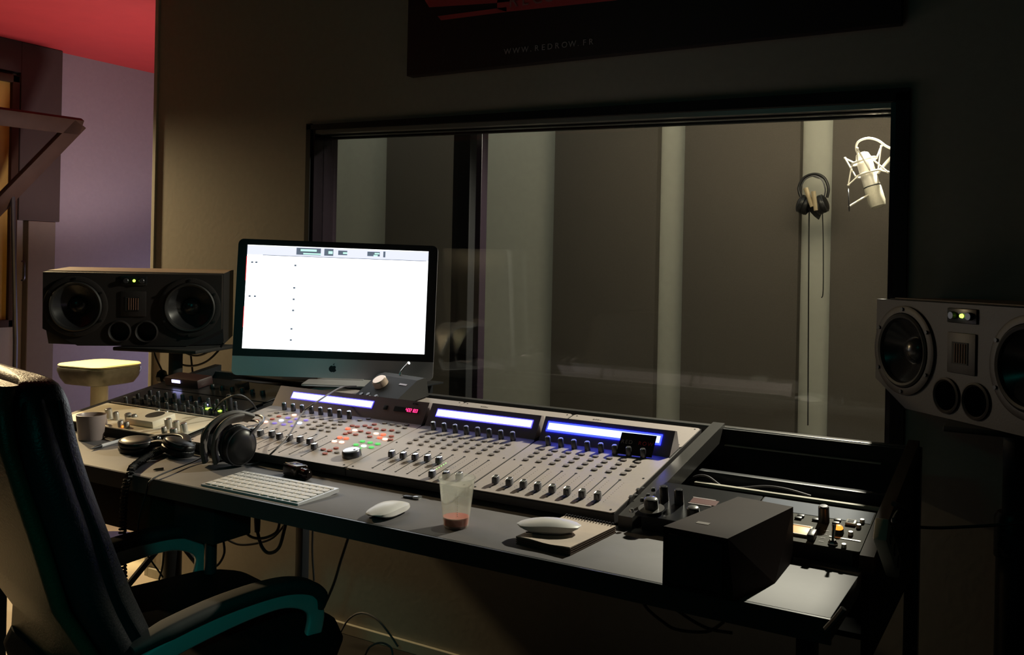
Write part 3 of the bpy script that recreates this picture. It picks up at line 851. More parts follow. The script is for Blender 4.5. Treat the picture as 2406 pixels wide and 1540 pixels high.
# stand: foot and neck
b = MB(); b.tube([(0, .16, .003), (0, .172, .05), (0, .12, .14), (0, .055, zo + .12), (0, .03, zo + .15)], 1, sub=5, sect=[(-.004, -.07), (.004, -.07), (.004, .07), (-.004, .07)], up=(0, 0, 1))
b.build('neck', M_alu, t)
MB().prism(rrect(.19, .15, .01, 4, 0, .10), 0, .004).build('foot', M_alu, t)

# dark case behind the left rack
xa, xb = ony(554, 915, 2.045).x, ony(668, 915, 2.045).x; ch_ = ony(600, 894, 2.045).z - .7905
MB().span((DL + .01, 2.02, .77), (-1.70, 2.07, .79), bev=.002).build('cross_beam', M_steel, desk)
t = empty('equipment_case', ((xa + xb) / 2, 2.045, .7905), label='dark soft equipment case behind the left rack units', cat='case')
MB().prism(rrect(abs(xb - xa), ch_, .02, 6, 0, ch_ / 2), -.035, .035, RX(R90)).build('case_body', mat('navy_grey_fabric', (.03, .032, .042), .8), t)
MB().span((-abs(xb - xa) / 2 + .01, -.0365, ch_ * .6), (abs(xb - xa) / 2 - .01, -.0355, ch_ * .6 + .002)).build('zip', M_hood, t)

# ================================================================== LEFT RACK GEAR
LX0, LX1 = -2.383, -1.904
def gear(name, y0, y1, m, label, cat, x0=LX0, x1=LX1, depth=.06):
    t = empty(name, (x0, y0, sl(y0)), (TILT, 0, 0), label=label, cat=cat)
    W = x1 - x0; H = (y1 - y0) / math.cos(TILT)
    MB().prism(rrect(W, H - .001, .003, 3, W / 2, H / 2), .0, .003).build('face_plate', m, t)
    MB().span((.012, .004, -depth), (W - .012, H - .004, -.0001)).build('chassis', M_blackm, t)
    return t, (lambda px, py, h=.003: (lambda p: (p.x - x0, (p.y - y0) / math.cos(TILT)))(P2(px, py, h)))


def knob(t, x, y, r, h, m, z=.003, cap=None, name='knob'):
    k = MB().lathe([(r, 0), (r * .95, h - .0015), (r * .82, h), (.0001, h)], TR(x, y, z), 20).build(name, m, t)
    if cap: MB().lathe([(r * .8, 0), (r * .7, .0008), (.0001, .001)], TR(x, y, z + h), 20).build('knob_cap', cap, k)
    return k


g1, q1 = gear('preamp_unit', 1.553, 1.700, M_facewhite, 'cream faced rack unit with silver knobs and round dial opening', 'audio rack unit')
M_sk = mat('satin_silver_knob', (.52, .49, .43), .3, .35)
for (px, py, r, h) in ((258, 974, .0085, .022), (275, 978, .007, .018), (304, 985, .008, .022), (318, 986, .007, .020), (281, 996, .0065, .013), (296, 998, .0065, .013),
                       (398, 998, .0085, .022), (416, 1002, .008, .020), (434, 1006, .008, .020), (452, 1010, .008, .020), (372, 968, .006, .014), (392, 972, .006, .014), (386, 1012, .006, .016), (404, 1016, .006, .016), (422, 1020, .006, .016)):
    x, y = q1(px, py, .012)
    y = max(.014, min(.13, y)); x = min(x, .462)
    knob(g1, x, y, r * 1.2, h * 1.15, M_sk, cap=M_silver)
x = .298
db = MB().box((x, .070, .012), (.108, .074, .018), bev=.002).build('dial_block', M_facewhite, g1)
MB().lathe([(.029, .0212), (.027, .0216), (.025, .0212), (.024, .021)], TR(x + .006, .080, 0), 36, cap=False).build('dial_rim', M_facewhite, db)
MB().lathe([(.0255, 0), (.0001, .0002)], TR(x + .006, .080, .0213), 36).build('dial_opening', M_slot, db)
x, y = q1(289, 998, .01)
MB().cyl((x, max(.012, y), .003), .003, .004, seg=10).build('orange_indicator', E_orange, g1)

g2, q2 = gear('black_equaliser', 1.704, 1.850, M_faceblack, 'black rack unit with rows of small black knobs and green lights', 'audio rack unit')
Wg = LX1 - LX0
for r in range(3):
    for k in range(11):
        x = .05 + k * .036 + r * .008
        knob(g2, x, .022 + r * .036, .0062, .015, M_dkmetal if (k + r) % 3 == 0 else M_black, cap=M_silver if (k * 2 + r) % 5 == 0 else None)
MB().span((.01, .0, .003), (Wg - .01, .004, .005)).build('bright_edge_strip', M_sk, g2)
MB().span((.03, .060, .003), (Wg - .03, .062, .0042)).build('bright_divider', M_sk, g2)
for (px, py, s_) in ((491, 961, .018), (518, 966, .010)):
    x, y = q2(px, py)
    MB().box((x, min(.12, y), .0035), (s_, .009, .0014)).build('green_display', E_lgreen, g2)
for (px, py) in ((440, 947), (459, 949), (488, 952)):
    x, y = q2(px, py); MB().cyl((x, min(.122, y), .003), .0022, .002, seg=8).build('tiny_led', E_violed, g2)
b = MB()
for k in range(16):
    b.box((.04 + k * .026, .008 + (k % 3) * .03, .0033), (.008, .0015, .0005))
b.build('scale_marks', M_poswhite, g2)
g3, q3 = gear('black_processor', 1.855, 1.99, M_faceblack, 'black rack unit farthest back with small white blue display', 'audio rack unit')
MB().span((.02, .03, .003), (.17, .09, .030), bev=.004).build('raised_module', mat('dark_maroon_plastic', (.035, .012, .012), .5), g3)
MB().box((.075, .029, .020), (.036, .002, .009)).build('small_display', E_violed, g3)
for k in range(6): knob(g3, .21 + k * .042, .05, .008, .014, M_black)
MB().box((.30, .085, .010), (.03, .03, .02), bev=.002).build('square_switch', M_black, g3)

# ================================================================== RIGHT RACK GEAR
RX0, RX1 = -.6585, -.2660
g4, q4 = gear('black_compressor', 1.560, 1.716, M_faceblack, 'glossy black rack unit with large dial beside the dark box', 'audio rack unit', RX0, -.465)
for (px, py, r, h) in ((1561, 1176, .0088, .028), (1596, 1184, .0088, .028)): x, y = q4(px, py); knob(g4, x, y, r, h, M_black, cap=M_dkmetal)
x, y = q4(1531, 1202)
sk = MB().lathe([(.024, 0), (.024, .001), (.013, .0015)], TR(x, y, .009), 36, cap=True).build('dial_skirt', mat('clear_smoky_disc', (.14, .135, .13), .3), g4)
knob(g4, x, y, .013, .0058, M_black); knob(g4, x, y, .0135, .018, M_black, .0106, cap=M_silver, name='main_dial')
for (px, py) in ((1535, 1154), (1523, 1168), (1509, 1178), (1484, 1203)): x, y = q4(px, py); knob(g4, x, y, .0042, .006, M_silver if px == 1484 else M_black, cap=M_silver)
x, y = q4(1629, 1214); knob(g4, x, y, .012, .018, M_black, cap=M_silver)
x, y = q4(1655, 1180); MB().box((x, y, .0034), (.05, .022, .0008)).build('maroon_label', mat('maroon_label_print', (.12, .03, .025), .5), g4)
for dy in (.013, -.014): MB().box((x - .004, y + dy, .0034), (.044, .003, .0008)).build('white_line', M_poswhite, g4)
b = MB()
for (px, py) in ((1500, 1149), (1510, 1146), (1494, 1163), (1483, 1166)): x, y = q4(px, py); b.cyl((x, y, .003), .004, .0004, seg=10)
b.build('mounting_slots', M_slot, g4)

g5, q5 = gear('grey_channel_unit', 1.560, 1.716, M_facegrey, 'grey green unit with glowing orange button and toggle switch', 'audio rack unit', -.463, RX1)
Wg = RX1 + .463
MB().span((.002, .108, .003), (Wg - .002, .156, .0036)).build('blue_grey_strip', M_faceblue, g5)
x, y = q5(1880, 1249); bt = MB().box((x, y, .0045), (.030, .030, .003), bev=.001).build('lit_square_button', E_peach, g5)
b = MB()
for (dx, dy, sx, sy) in ((-.0165, 0, .003, .036), (.0165, 0, .003, .036), (0, -.0165, .036, .003), (0, .0165, .036, .003)): b.box((x + dx, y + dy, .005), (sx, sy, .004))
b.build('button_bezel', M_sk, g5)
x, y = q5(1913, 1256); MB().box((x, y, .0032), (.004, .06, .0008)).build('slider_slot', M_slot, g5); MB().box((x, y - .016, .009), (.012, .026, .012), bev=.002).build('slider_cap', M_black, g5)
b = MB()
for k in range(4): b.box((x + .016, y - .022 + k * .014, .0032), (.008, .0015, .0006))
b.build('slider_marks', M_poswhite, g5)
x, y = q5(1957, 1279)
tg = MB().lathe([(.008, 0), (.008, .003), (.006, .005), (.005, .008)], TR(x, y, .003), 6).build('toggle_switch', M_chrome, g5)
MB().tube([(x, y, .010), (x + .001, y + .008, .034)], [.002, .0035], 10, 1).build('toggle_lever', M_chrome, tg)
x, y = q5(1970, 1252); ob = knob(g5, x, y, .009, .008, M_black); MB().sphere((x, y, .0115), .0078, sc=(1, 1, .7)).build('orange_dome', E_orange, ob)
x, y = q5(1936, 1226); knob(g5, x, min(y, .145), .0095, .028, M_black, .0036, cap=M_dkmetal)
for (px, py) in ((1968, 1224), (1964, 1231), (1917, 1223), (1882, 1214), (1876, 1219)):
    x, y = q5(px, py); MB().box((max(.008, x), min(y, .148), .0048), (.012, .008, .003), bev=.001).build('push_button', M_black, g5)
x, y = q5(2000, 1231); MB().box((x, min(y, .142), .0055), (.018, .018, .005), bev=.002).build('square_button', M_sk, g5); MB().box((x, min(y, .142), .0082), (.010, .010, .001)).build('button_face', M_slot, g5)
for (px, py) in ((1999, 1257), (1983, 1286), (2018, 1240), (2026, 1228)):
    x, y = q5(px, py); knob(g5, x, min(y, .15), .0042, .006, M_sk)
x, y = q5(1985, 1267); MB().box((x, y, .0034), (.05, .003, .001)).build('bright_line', M_sk, g5)

# loose cable in the right bay
pts = [ony(x, y, 1.90) for x, y in ((1615, 1130), (1640, 1118), (1665, 1121), (1700, 1144), (1745, 1146), (1800, 1143), (1850, 1150), (1905, 1166))]
MB().tube(pts, .0022, 8, 5).build('bay_cable', M_greycable, label='thin grey cable running across the open rack bay', cat='cable')

# ================================================================== DESK ITEMS
DZ = .75
# keyboard
t = empty('computer_keyboard', (-1.552, 1.334, DZ), label='slim white wireless keyboard on the desk front', cat='keyboard')
KW, KD = .278, .120
pf = [(0, 0), (0, .004), (KD, .0105), (KD, .003), (.09, .0)]
b = MB(); b.loft([[(0, y, z) for y, z in pf], [(KW, y, z) for y, z in pf]]); b.build('body', M_alu, t, smooth=False)
ka = math.atan2(.0065, KD); Mk = TR(0, 0, .004) @ RX(ka)
rows = [[1] * 14, [1] * 13 + [1], [1.35] + [1] * 11 + [1.65], [1.6] + [1] * 10 + [1.4], [1, 1, 1.1, 1.2, 4.2, 1.2, 1.1, 1, 1, 1.2]]
yy = .004
for i, rw in enumerate(rows[::-1]):
    tot = sum(rw); un = (KW - .010) / tot; x = .005
    for wd in rw:
        MB().box((x + wd * un / 2, yy + .0095, .0011), (wd * un - .0026, .0165, .0022), Mk, bev=.0008, seg=1).build('key', M_key, t); x += wd * un
    yy += .0195
rw = [1] * 14; un = (KW - .010) / 14
for k in range(14): MB().box((.005 + (k + .5) * un, yy + .0062, .0011), (un - .0026, .010, .0022), Mk, bev=.0008, seg=1).build('key', M_key, t)


def mouse(loc, yaw, label, tiltv=(0, 0)):
    t = empty('computer_mouse', loc, (tiltv[0], tiltv[1], yaw), label=label, cat='mouse', group='two white computer mice')
    L, Wd = .1135, .057
    def shell(z0f, zf, n=9):
        rings = []
        for i in range(17):
            u = -1 + 2 * i / 16; y = u * L / 2
            w_ = Wd / 2 * (max(0, 1 - abs(u) ** 3.4)) ** .45
            w_ = max(w_, .002)
            h = zf(u)
            ring = [(w_ * math.cos(math.pi * k / (n - 1)), y, z0f(u) + (h - z0f(u)) * math.sin(math.pi * k / (n - 1)) ** .6) for k in range(n)]
            rings.append(ring)
        return rings
    base = lambda u: .0055 + .0075 * (1 - abs(u) ** 2) * 0 + .006 * abs(u) ** 3
    top = lambda u: .0055 + .0165 * (1 - abs(u) ** 2.2) + .006 * abs(u) ** 3 + .0004
    MB().loft(shell(base, top)).build('top_shell', M_white, t)
    low = lambda u: .0006 + .011 * abs(u) ** 3
    b = MB(); rings = []
    for i in range(17):
        u = -1 + 2 * i / 16; y = u * L / 2 * .97; w_ = max(.0015, Wd / 2 * .95 * (max(0, 1 - abs(u) ** 3.4)) ** .45)
        rings.append([(w_, y, base(u) - .0001), (-w_, y, base(u) - .0001), (-w_ * .8, y, low(u) if low(u) < base(u) - .0004 else base(u) - .0005), (w_ * .8, y, low(u) if low(u) < base(u) - .0004 else base(u) - .0005)])
    b.loft(rings); b.build('underbody', M_alu, t)
    for sx in (-1, 1): MB().span((sx * .014 - .002, -.04, 0), (sx * .014 + .002, .04, .0016)).build('glide_strip', M_black, t)
    return t


pc = onz(912, 1197, DZ + .01)
mouse((pc.x, pc.y, DZ), math.radians(6), 'white mouse lying directly on the desktop behind the cup')
# usb stick
a = onz(950, 1169, DZ); c = onz(988, 1174, DZ)
t = empty('usb_stick', ((a.x + c.x) / 2, (a.y + c.y) / 2, DZ), (0, 0, math.atan2(c.y - a.y, c.x - a.x)), label='small metal usb stick lying behind the desktop mouse', cat='usb stick')
L_ = (c - a).length
MB().span((-L_ / 2, -.006, 0), (L_ * .12, .006, .0045), bev=.001).build('plug', M_dkmetal, t)
MB().span((L_ * .12, -.0075, 0), (L_ / 2, .0075, .006), bev=.001).build('metal_body', M_silver, t)

# cup
t = empty('plastic_cup', (-.938, 1.392, DZ), label='translucent plastic cup with red drink at the bottom', cat='cup')
MB().lathe([(.0001, .001), (.0225, .001), (.0235, .004), (.0330, .088), (.0350, .0885), (.0350, .0905), (.0325, .0905), (.0228, .005), (.0001, .003)], seg=48).build('cup_wall', M_cup, t)
MB().lathe([(.0001, .0032), (.0215, .0045), (.0238, .0195), (.0001, .0196)], seg=40).build('red_drink', M_drink, t)
b = MB()
for k in range(14): b.sphere((-.0008 + .020 * FW.x * -1 * 0 + .0, 0, 0), .0009, TR(.0160 + .00012 * k, -.0190 - .00018 * k, .026 + k * .0035), seg=8)
b.build('moulded_marks', M_white, t)

# notebook with second mouse
a, c, d = onz(1212, 1279, DZ), onz(1325, 1298, DZ), onz(1420, 1240, DZ)
yaw = math.atan2((c - a).y, (c - a).x); NW = (c - a).length + .012; ND = (d - c).length
yaw = math.radians(-3)
t = empty('spiral_notebook', (a.x, a.y, DZ), (0, 0, yaw), label='spiral bound paper notepad with a mouse on top', cat='notebook')
NW, ND = .108, .165
MB().span((0, 0, 0), (NW, ND, .0015)).build('back_cover', M_board, t)
b = MB()
for k in range(6): b.box((NW / 2 + .0006 * (-1) ** k, ND / 2 + .0004 * (-1) ** k, .0024 + k * .0018), (NW - .001, ND - .001, .0014))
b.build('page_block', M_board, t)
rings = []
for i in range(9):
    x = NW * i / 8
    rings.append([(x, -.0005, .0135 + .0012 * math.sin(i)), (x, ND * .5, .0136), (x, ND, .0132), (x, ND, .0125), (x, ND * .5, .0126), (x, -.0005, .0125)])
MB().loft(rings).build('top_sheet', M_paper, t)
b = MB()
for k in range(17): b.torus(.0062, .0008, TR(.006 + k * .006, ND - .003, .0120) @ RY(R90), 14, 5)
b.build('spiral_binding', M_dkmetal, t)
pc = onz(1290, 1235, DZ + .025)
mouse((pc.x, pc.y, DZ + .0150), math.radians(-62), 'second white mouse resting on the spiral notepad', (0, 0))

# dark box
bz = .0895
t = empty('dark_wooden_box', (-.5065, 1.314, DZ), label='dark brown box shaped mini speaker on the desk front edge', cat='loudspeaker')
BW, BD = .118, .243
prof = [(0, .0), (BW - .010, 0), (BW, .0), (BW, bz), (0, bz)]
b = MB()
low = [(-.0, 0.0, 0), (.128, -.004, .0), (.150, .035, .0), (.138, .235, 0), (.03, BD, 0)]
b.hull([(0, 0, 0), (.112, -.004, 0), (.142, .105, 0), (.138, .235, 0), (.04, .246, 0),
        (0, 0, bz), (.1015, -.007, bz), (.137, .232, bz), (.040, .246, bz)])
b.build('cabinet', M_wood, t, smooth=False)
MB().box((.052, -.006, .045), (.085, .002, .072), rot=Matrix.Rotation(-.065, 3, 'Z')).build('grille', M_blackm, t)
MB().box((.120, .06, .045), (.003, .013, .013), rot=Matrix.Rotation(-.14, 3, 'Z')).build('small_badge', M_dkmetal, t)
MB().box((.045, .05, bz + .0003), (.02, .012, .0006)).build('worn_label', mat('scuffed_label', (.11, .085, .07), .6), t)

# mug
t = empty('coffee_mug', (-2.18, 1.508, DZ), label='grey ceramic mug at the left end of the desk', cat='mug')
MB().lathe([(.0001, 0), (.029, 0), (.031, .003), (.037, .062), (.0375, .066), (.0365, .0665), (.0345, .062), (.029, .006), (.0001, .005)], seg=40).build('mug_body', M_mug, t)
MB().lathe([(.0001, .054), (.0335, .0542), (.0001, .0545)], seg=32).build('coffee', mat('coffee_with_milk', (.20, .11, .05), .2), t)
MB().tube([(-.012, .033, .052), (-.018, .052, .050), (-.020, .058, .033), (-.016, .048, .018), (-.010, .029, .014)], .004, 8, 5).build('handle', M_mug, t)

# pen
a, c = onz(213, 1056, DZ + .004), onz(299, 1031, DZ + .004)
d = (c - a); t = empty('ballpoint_pen', (a.x, a.y, DZ + .0046), (0, 0, math.atan2(d.y, d.x)), label='silver ballpoint pen lying beside the mug', cat='pen')
L_ = d.length
Mp = RY(R90)
MB().lathe([(.0008, 0), (.003, .012), (.0042, .03), (.0045, .04)], Mp, 14).build('tip', M_black, t)
MB().lathe([(.0045, .04), (.0045, L_ - .016), (.0035, L_ - .012)], Mp, 14).build('barrel', mat('pale_silver_barrel', (.7, .7, .72), .25, .2), t)
MB().lathe([(.0022, L_ - .012), (.0022, L_)], Mp, 10).build('push_button', M_black, t)
MB().span((L_ * .6, -.001, .0045), (L_ * .92, .001, .006)).build('clip', M_chrome, t)
# small crumb / pencil stub
a, c = onz(360, 1107, DZ), onz(384, 1104, DZ)
t = empty('pencil_stub', (a.x, a.y, DZ + .0026), (0, 0, math.atan2((c - a).y, (c - a).x)), label='short pencil stub near the desk front edge', cat='pencil')
MB().lathe([(.0008, 0), (.0025, .006), (.0025, (c - a).length)], RY(R90), 6).build('barrel', mat('brown_pencil', (.2, .1, .05), .6), t)

# box mod
a, c = onz(742, 1128, DZ), onz(800, 1136, DZ)
t = empty('electronic_cigarette', (-1.435, 1.508, DZ), (0, 0, math.radians(-18)), label='glossy black electronic cigarette lying before the console', cat='electronic cigarette')
MB().box((-.022, 0, .0135), (.056, .036, .027), bev=.005, seg=3).build('battery_body', mat('gloss_black_metal', (.03, .022, .018), .12, .6), t)
MB().box((-.022, -.012, .0275), (.050, .0015, .001)).build('brass_trim', mat('brass_trim', (.6, .36, .12), .3, .8), t)
MB().lathe([(.009, 0), (.0115, .003), (.0115, .008), (.0095, .010), (.0120, .013), (.0120, .026), (.009, .029), (.0065, .031), (.0065, .036)], TR(.006, 0, .0128) @ RY(R90), 24).build('tank', mat('smoky_tank', (.02, .015, .015), .08, .7), t)

# ------------------------------------------------------------------ headphones on the desk
def earcup(t, M, rx=.036, ry=.045, th=.03, pad=M_leather, shell=M_black):
    n = 36
    def ring(s_, z): return [(rx * s_ * math.cos(2 * math.pi * k / n), ry * s_ * math.sin(2 * math.pi * k / n), z) for k in range(n)]
    e = MB().loft([ring(1, 0), ring(1.02, .004), ring(.98, th * .5), ring(.8, th * .85), ring(.5, th)], M).build('ear_cup', shell, t)
    MB().loft([ring(.9, 0), ring(1.02, -.004), ring(1.04, -.010), ring(.98, -.016), ring(.8, -.018), ring(.6, -.012), ring(.55, -.004)], M).build('ear_pad', pad, e)
    MB().tube([(rx * .93 * math.cos(2 * math.pi * k / n), ry * .93 * math.sin(2 * math.pi * k / n), th * .62) for k in range(n)], .0022, 6, 1, M, closed=True).build('chrome_ring', M_dkmetal, e)
    return e


hp = empty('studio_headphones', (-1.672, 1.515, DZ), (0, 0, math.radians(-12)), label='large headphones standing on the desk beside the left faders', cat='headphones')
for sx in (-1, 1):
    M = TR(sx * .042, 0, .0478) @ RY(sx * R90 + sx * .12) @ RZ(0)
    M = M @ RZ(R90)
    earcup(hp, TR(sx * .040, 0, .0495) @ RY(sx * (R90 + .10)), .046, .040, .030)
arc = [(-.062, .0, .055), (-.068, .025, .085), (-.052, .060, .100), (0, .085, .104), (.052, .060, .100), (.068, .025, .085), (.062, 0, .055)]
MB().tube(arc, .0028, 8, 6).build('headband_wire', M_dkmetal, hp)
arc2 = [(x * .93, y - .010, z - .012) for x, y, z in arc]
MB().tube(arc2, .0028, 8, 6).build('headband_wire', M_dkmetal, hp)
pb = [(-.018, -.046, .008), (-.020, -.052, .045), (-.012, -.046, .085), (-.006, -.018, .108), (-.004, .02, .113), (-.002, .06, .100)]
MB().tube(pb, 1, sub=6, sect=rrect(.010, .034, .004, 3)).build('padded_strap', mat('worn_leatherette', (.10, .09, .085), .5), hp)
pb = [(.020, -.040, .012), (.020, -.047, .045), (.024, -.040, .085), (.026, -.015, .106), (.024, .02, .110)]
MB().tube(pb, 1, sub=6, sect=rrect(.010, .030, .004, 3)).build('padded_strap', mat('worn_leatherette', (.10, .09, .085), .5), hp)

hs = empty('folded_headset', (-1.885, 1.482, DZ), (0, 0, math.radians(8)), label='black folded headset with coiled cable lying left of the headphones', cat='headphones')
earcup(hs, TR(-.065, .0, .020) @ RX(.15), .048, .034, .016)
earcup(hs, TR(.055, .015, .024) @ RX(-.1) @ RY(.2), .042, .034, .018)
MB().tube([(-.06, .02, .03), (-.03, .05, .036), (.01, .06, .04), (.05, .045, .04), (.075, .02, .034)], 1, sub=6, sect=rrect(.008, .022, .003, 3), up=(0, 0, 1)).build('headband', M_black, hs)
for x in (-.012, .018): MB().sphere((x, .02, .036), .005).build('hinge_screw', M_silver, hs)
MB().tube([(-.03, 0, .02), (0, .01, .027), (.03, .01, .026)], .009, 10, 4).build('hinge_arm', M_black, hs)

# coiled cable
pts = [onz(395, 1052, DZ + .012), onz(350, 1072, DZ + .010), onz(316, 1095, DZ + .010)]
ed = onz(308, 1112, DZ + .004); ed.y = 1.306; pts.append(Vector((ed.x, 1.312, DZ + .006)))
pts += [Vector((ed.x - .005, 1.302, .71)), Vector((ed.x - .006, 1.30, .60)), Vector((ed.x + .002, 1.30, .50)), Vector((ed.x + .01, 1.30, .36))]
def coil(P, R, r, turns_per_m, name, m, **kw):
    b = MB(); b2 = MB(); Q = []
    for i in range(len(P) - 1):
        p0 = P[max(0, i - 1)]; p1 = P[i]; p2 = P[i + 1]; p3 = P[min(len(P) - 1, i + 2)]
        for k in range(14):
            t_ = k / 14
            Q.append(.5 * ((2 * p1) + (p2 - p0) * t_ + (2 * p0 - 5 * p1 + 4 * p2 - p3) * t_ * t_ + (3 * p1 - p0 - 3 * p2 + p3) * t_ ** 3))
    Q.append(P[-1]); out = []; s_ = 0; N = None
    for i in range(len(Q) - 1):
        d = Q[i + 1] - Q[i]; l = d.length; tdir = d.normalized()
        N = tdir.orthogonal().normalized() if N is None else (N - tdir * N.dot(tdir)).normalized()
        Bn = tdir.cross(N); n_ = max(2, int(l * turns_per_m * 8))
        for k in range(n_):
            a = 2 * math.pi * (s_ + l * k / n_) * turns_per_m
            out.append(Q[i] + d * (k / n_) + (N * math.cos(a) + Bn * math.sin(a)) * R)
        s_ += l
    b.tube(out, r, 5, 1)
    return b.build(name, m, **kw)
coil(pts, .0065, .0028, 130, 'coiled_cable', M_rubber, label='black coiled cable hanging over the desk edge', cat='cable')

# cables on and around the desk
def cable(pts, r, m, label, name='audio_cable', **kw):
    return MB().tube(pts, r, 8, 6).build(name, m, label=label, cat='cable', **kw)


# grey cable from the headphones over the console
n = Vector((0, -math.sin(TILT), math.cos(TILT)))
pts = [onz(545, 1090, DZ + .004), onz(588, 1092, DZ + .004), onz(618, 1082, DZ + .005), P2(640, 1064, .008), P2(667, 1038, .022), P2(682, 1018, .030), P2(698, 990, .030), P2(716, 965, .035), P2(740, 948, .05), P2(775, 925, .052), P2(805, 910, .048), P2(838, 908, .045)]
cable(pts, .0022, M_greycable, 'grey cable looping from the headphones across the left faders')
pts = [P2(838, 908, .04) + Vector((.0, .0, -.004)), P2(852, 902, .035), P2(868, 902, .03)]
cable([onz(530, 1040, DZ + .05), onz(500, 1060, DZ + .02), onz(455, 1085, DZ + .006), Vector((-1.675, 1.312, DZ + .004)), Vector((-1.69, 1.304, .72)), Vector((-1.72, 1.31, .62)), Vector((-1.75, 1.40, .50))], .0019, M_rubber, 'thin cable running from the headphones over the desk edge')
# left rack cables
cable([P2(505, 965, .01), P2(520, 945, .04), P2(545, 932, .062), P2(568, 930, .060), P2(590, 945, .035), P2(602, 962, .008)], .0028, M_rubber, 'black cable arching out of the left rack units')
MB().lathe([(.008, 0), (.009, .03), (.006, .045)], TR(P2(541, 965, .008)) @ RX(.15), 14).build('cable_plug', M_black, label='black upright plug in the left rack', cat='plug')
cable([P2(560, 965, .006), P2(600, 975, .010), P2(618, 985, .008), P2(607, 997, .008), P2(580, 1003, .012)], .0018, M_greycable, 'thin grey cable loop left of the first faders')

# cables below the left speaker
SY = 2.20
cy = lambda L, y=SY: [ony(a, b_, y) for a, b_ in L]
cable(cy([(395, 806), (402, 835), (425, 856), (455, 860), (485, 850), (510, 828), (526, 805)], 2.1), .0035, M_rubber, 'lowest black cable loop under the left speaker')
cable(cy([(408, 806), (430, 826), (455, 836), (480, 832), (505, 815), (524, 800)], 2.14), .0035, M_rubber, 'middle black cable loop under the left speaker')
cable(cy([(430, 806), (450, 820), (478, 828), (500, 824), (520, 806)], 2.18), .0030, M_rubber, 'short upper cable loop under the left speaker')
cable(cy([(445, 808), (450, 850), (455, 900), (460, 950)], 2.22), .0035, M_rubber, 'black cable dropping straight down under the left speaker')
cable(cy([(358, 810), (366, 840), (385, 880), (405, 925), (425, 960)], 2.22), .0035, M_rubber, 'black cable slanting down beside the speaker stand')

# under-desk cables
UD = 1.70
cable(cy([(568, 1215), (570, 1240), (590, 1262), (620, 1265), (650, 1250), (658, 1220)], UD), .0035, M_rubber, 'upper cable loop hanging under the desktop')
cable(cy([(600, 1215), (605, 1250), (615, 1285), (632, 1300), (655, 1288), (668, 1245), (672, 1225)], UD + .03), .0045, M_rubber, 'thick cable loop with connector hanging under the desktop')
MB().lathe([(.008, 0), (.009, .035), (.005, .05)], TR(ony(604, 1250, UD + .03)) , 12).build('cable_connector', M_dkmetal, label='dark connector on the thick hanging cable', cat='connector')
cable(cy([(528, 1265), (560, 1280), (600, 1278), (640, 1265), (668, 1235)], UD + .06), .003, M_rubber, 'cable sagging from the hanging box to the right')
cable(cy([(508, 1275), (500, 1300), (485, 1318), (465, 1322)], 1.6), .0025, M_greycable, 'pale thin cable curling below the hanging box')
cable(cy([(525, 1270), (527, 1300), (515, 1325), (500, 1335)], 1.62), .003, M_rubber, 'dark cable curling right of the thin post')
cable(cy([(735, 1245), (734, 1300), (738, 1365)], 2.0), .003, M_rubber, 'straight cable hanging right of the rear desk leg')
cable(cy([(818, 1265), (800, 1320), (785, 1370), (762, 1422), (745, 1440)], 1.9), .004, M_rubber, 'curved black cable dropping right of the desk leg')
cable(cy([(386, 1285), (382, 1330), (374, 1362)], 1.9), .003, M_rubber, 'short dark cable seen through the far armrest')
cable([ony(x, y, 2.2) for x, y in ((800, 1487), (820, 1455), (850, 1441), (885, 1455), (915, 1490), (935, 1520))], .003, M_greycable, 'thin cable arching above the skirting board')
cable([ony(x, y, 2.1) for x, y in ((858, 1540), (870, 1520), (895, 1511), (918, 1522), (923, 1545))], .003, M_greycable, 'small cable loop near the skirting board, lowest one')
cable(cy([(1500, 1395), (1520, 1430), (1555, 1460), (1590, 1480), (1660, 1485), (1700, 1462)], 1.5), .0028, M_greycable, 'thin cable sagging under the right part of the desk')
cable(cy([(1585, 1430), (1620, 1455), (1665, 1478), (1720, 1488)], 1.45), .0028, M_greycable, 'second thin cable sagging beneath the right desktop')
# cable tangle right of the desk
for k, (L, lb) in enumerate((([(2100, 1185), (2125, 1195), (2135, 1215), (2115, 1235), (2100, 1225), (2110, 1205)], 'knotted black cable loop hanging right of the rack frame'),
                 ([(2095, 1240), (2075, 1255), (2070, 1275), (2095, 1285), (2130, 1270), (2140, 1240)], 'lower black cable loop hanging right of the rack frame'),
                 ([(2140, 1238), (2200, 1241), (2280, 1238), (2360, 1233), (2405, 1228)], 'single black cable stretched toward the right wall'))):
    cable([onx(x, y, -.228) for x, y in L] if k < 2 else [ony(x, y, 1.9) for x, y in L], .0045 if k < 2 else .003, M_rubber, lb)
a = onx(2085, 1290, -.215)
t = empty('white_plug_strip', a, (math.radians(-35), 0, 0), label='pale socket strip hanging on the right side of the rack', cat='power strip')
MB().box((0, 0, 0), (.02, .16, .035), bev=.004).build('strip_body', M_trim, t)
for k in range(3): MB().cyl((0, 0, 0), .010, .002, TR(.0101, -.05 + k * .05, 0) @ RY(R90), 16).build('socket', M_black, t)
t = MB().tube([ony(1982, 1430, 1.2), ony(1965, 1452, 1.2), ony(1940, 1480, 1.2)], .004, 8, 3).build('metal_hook', M_silver, desk)  # metal hook hanging free, parented to the desk

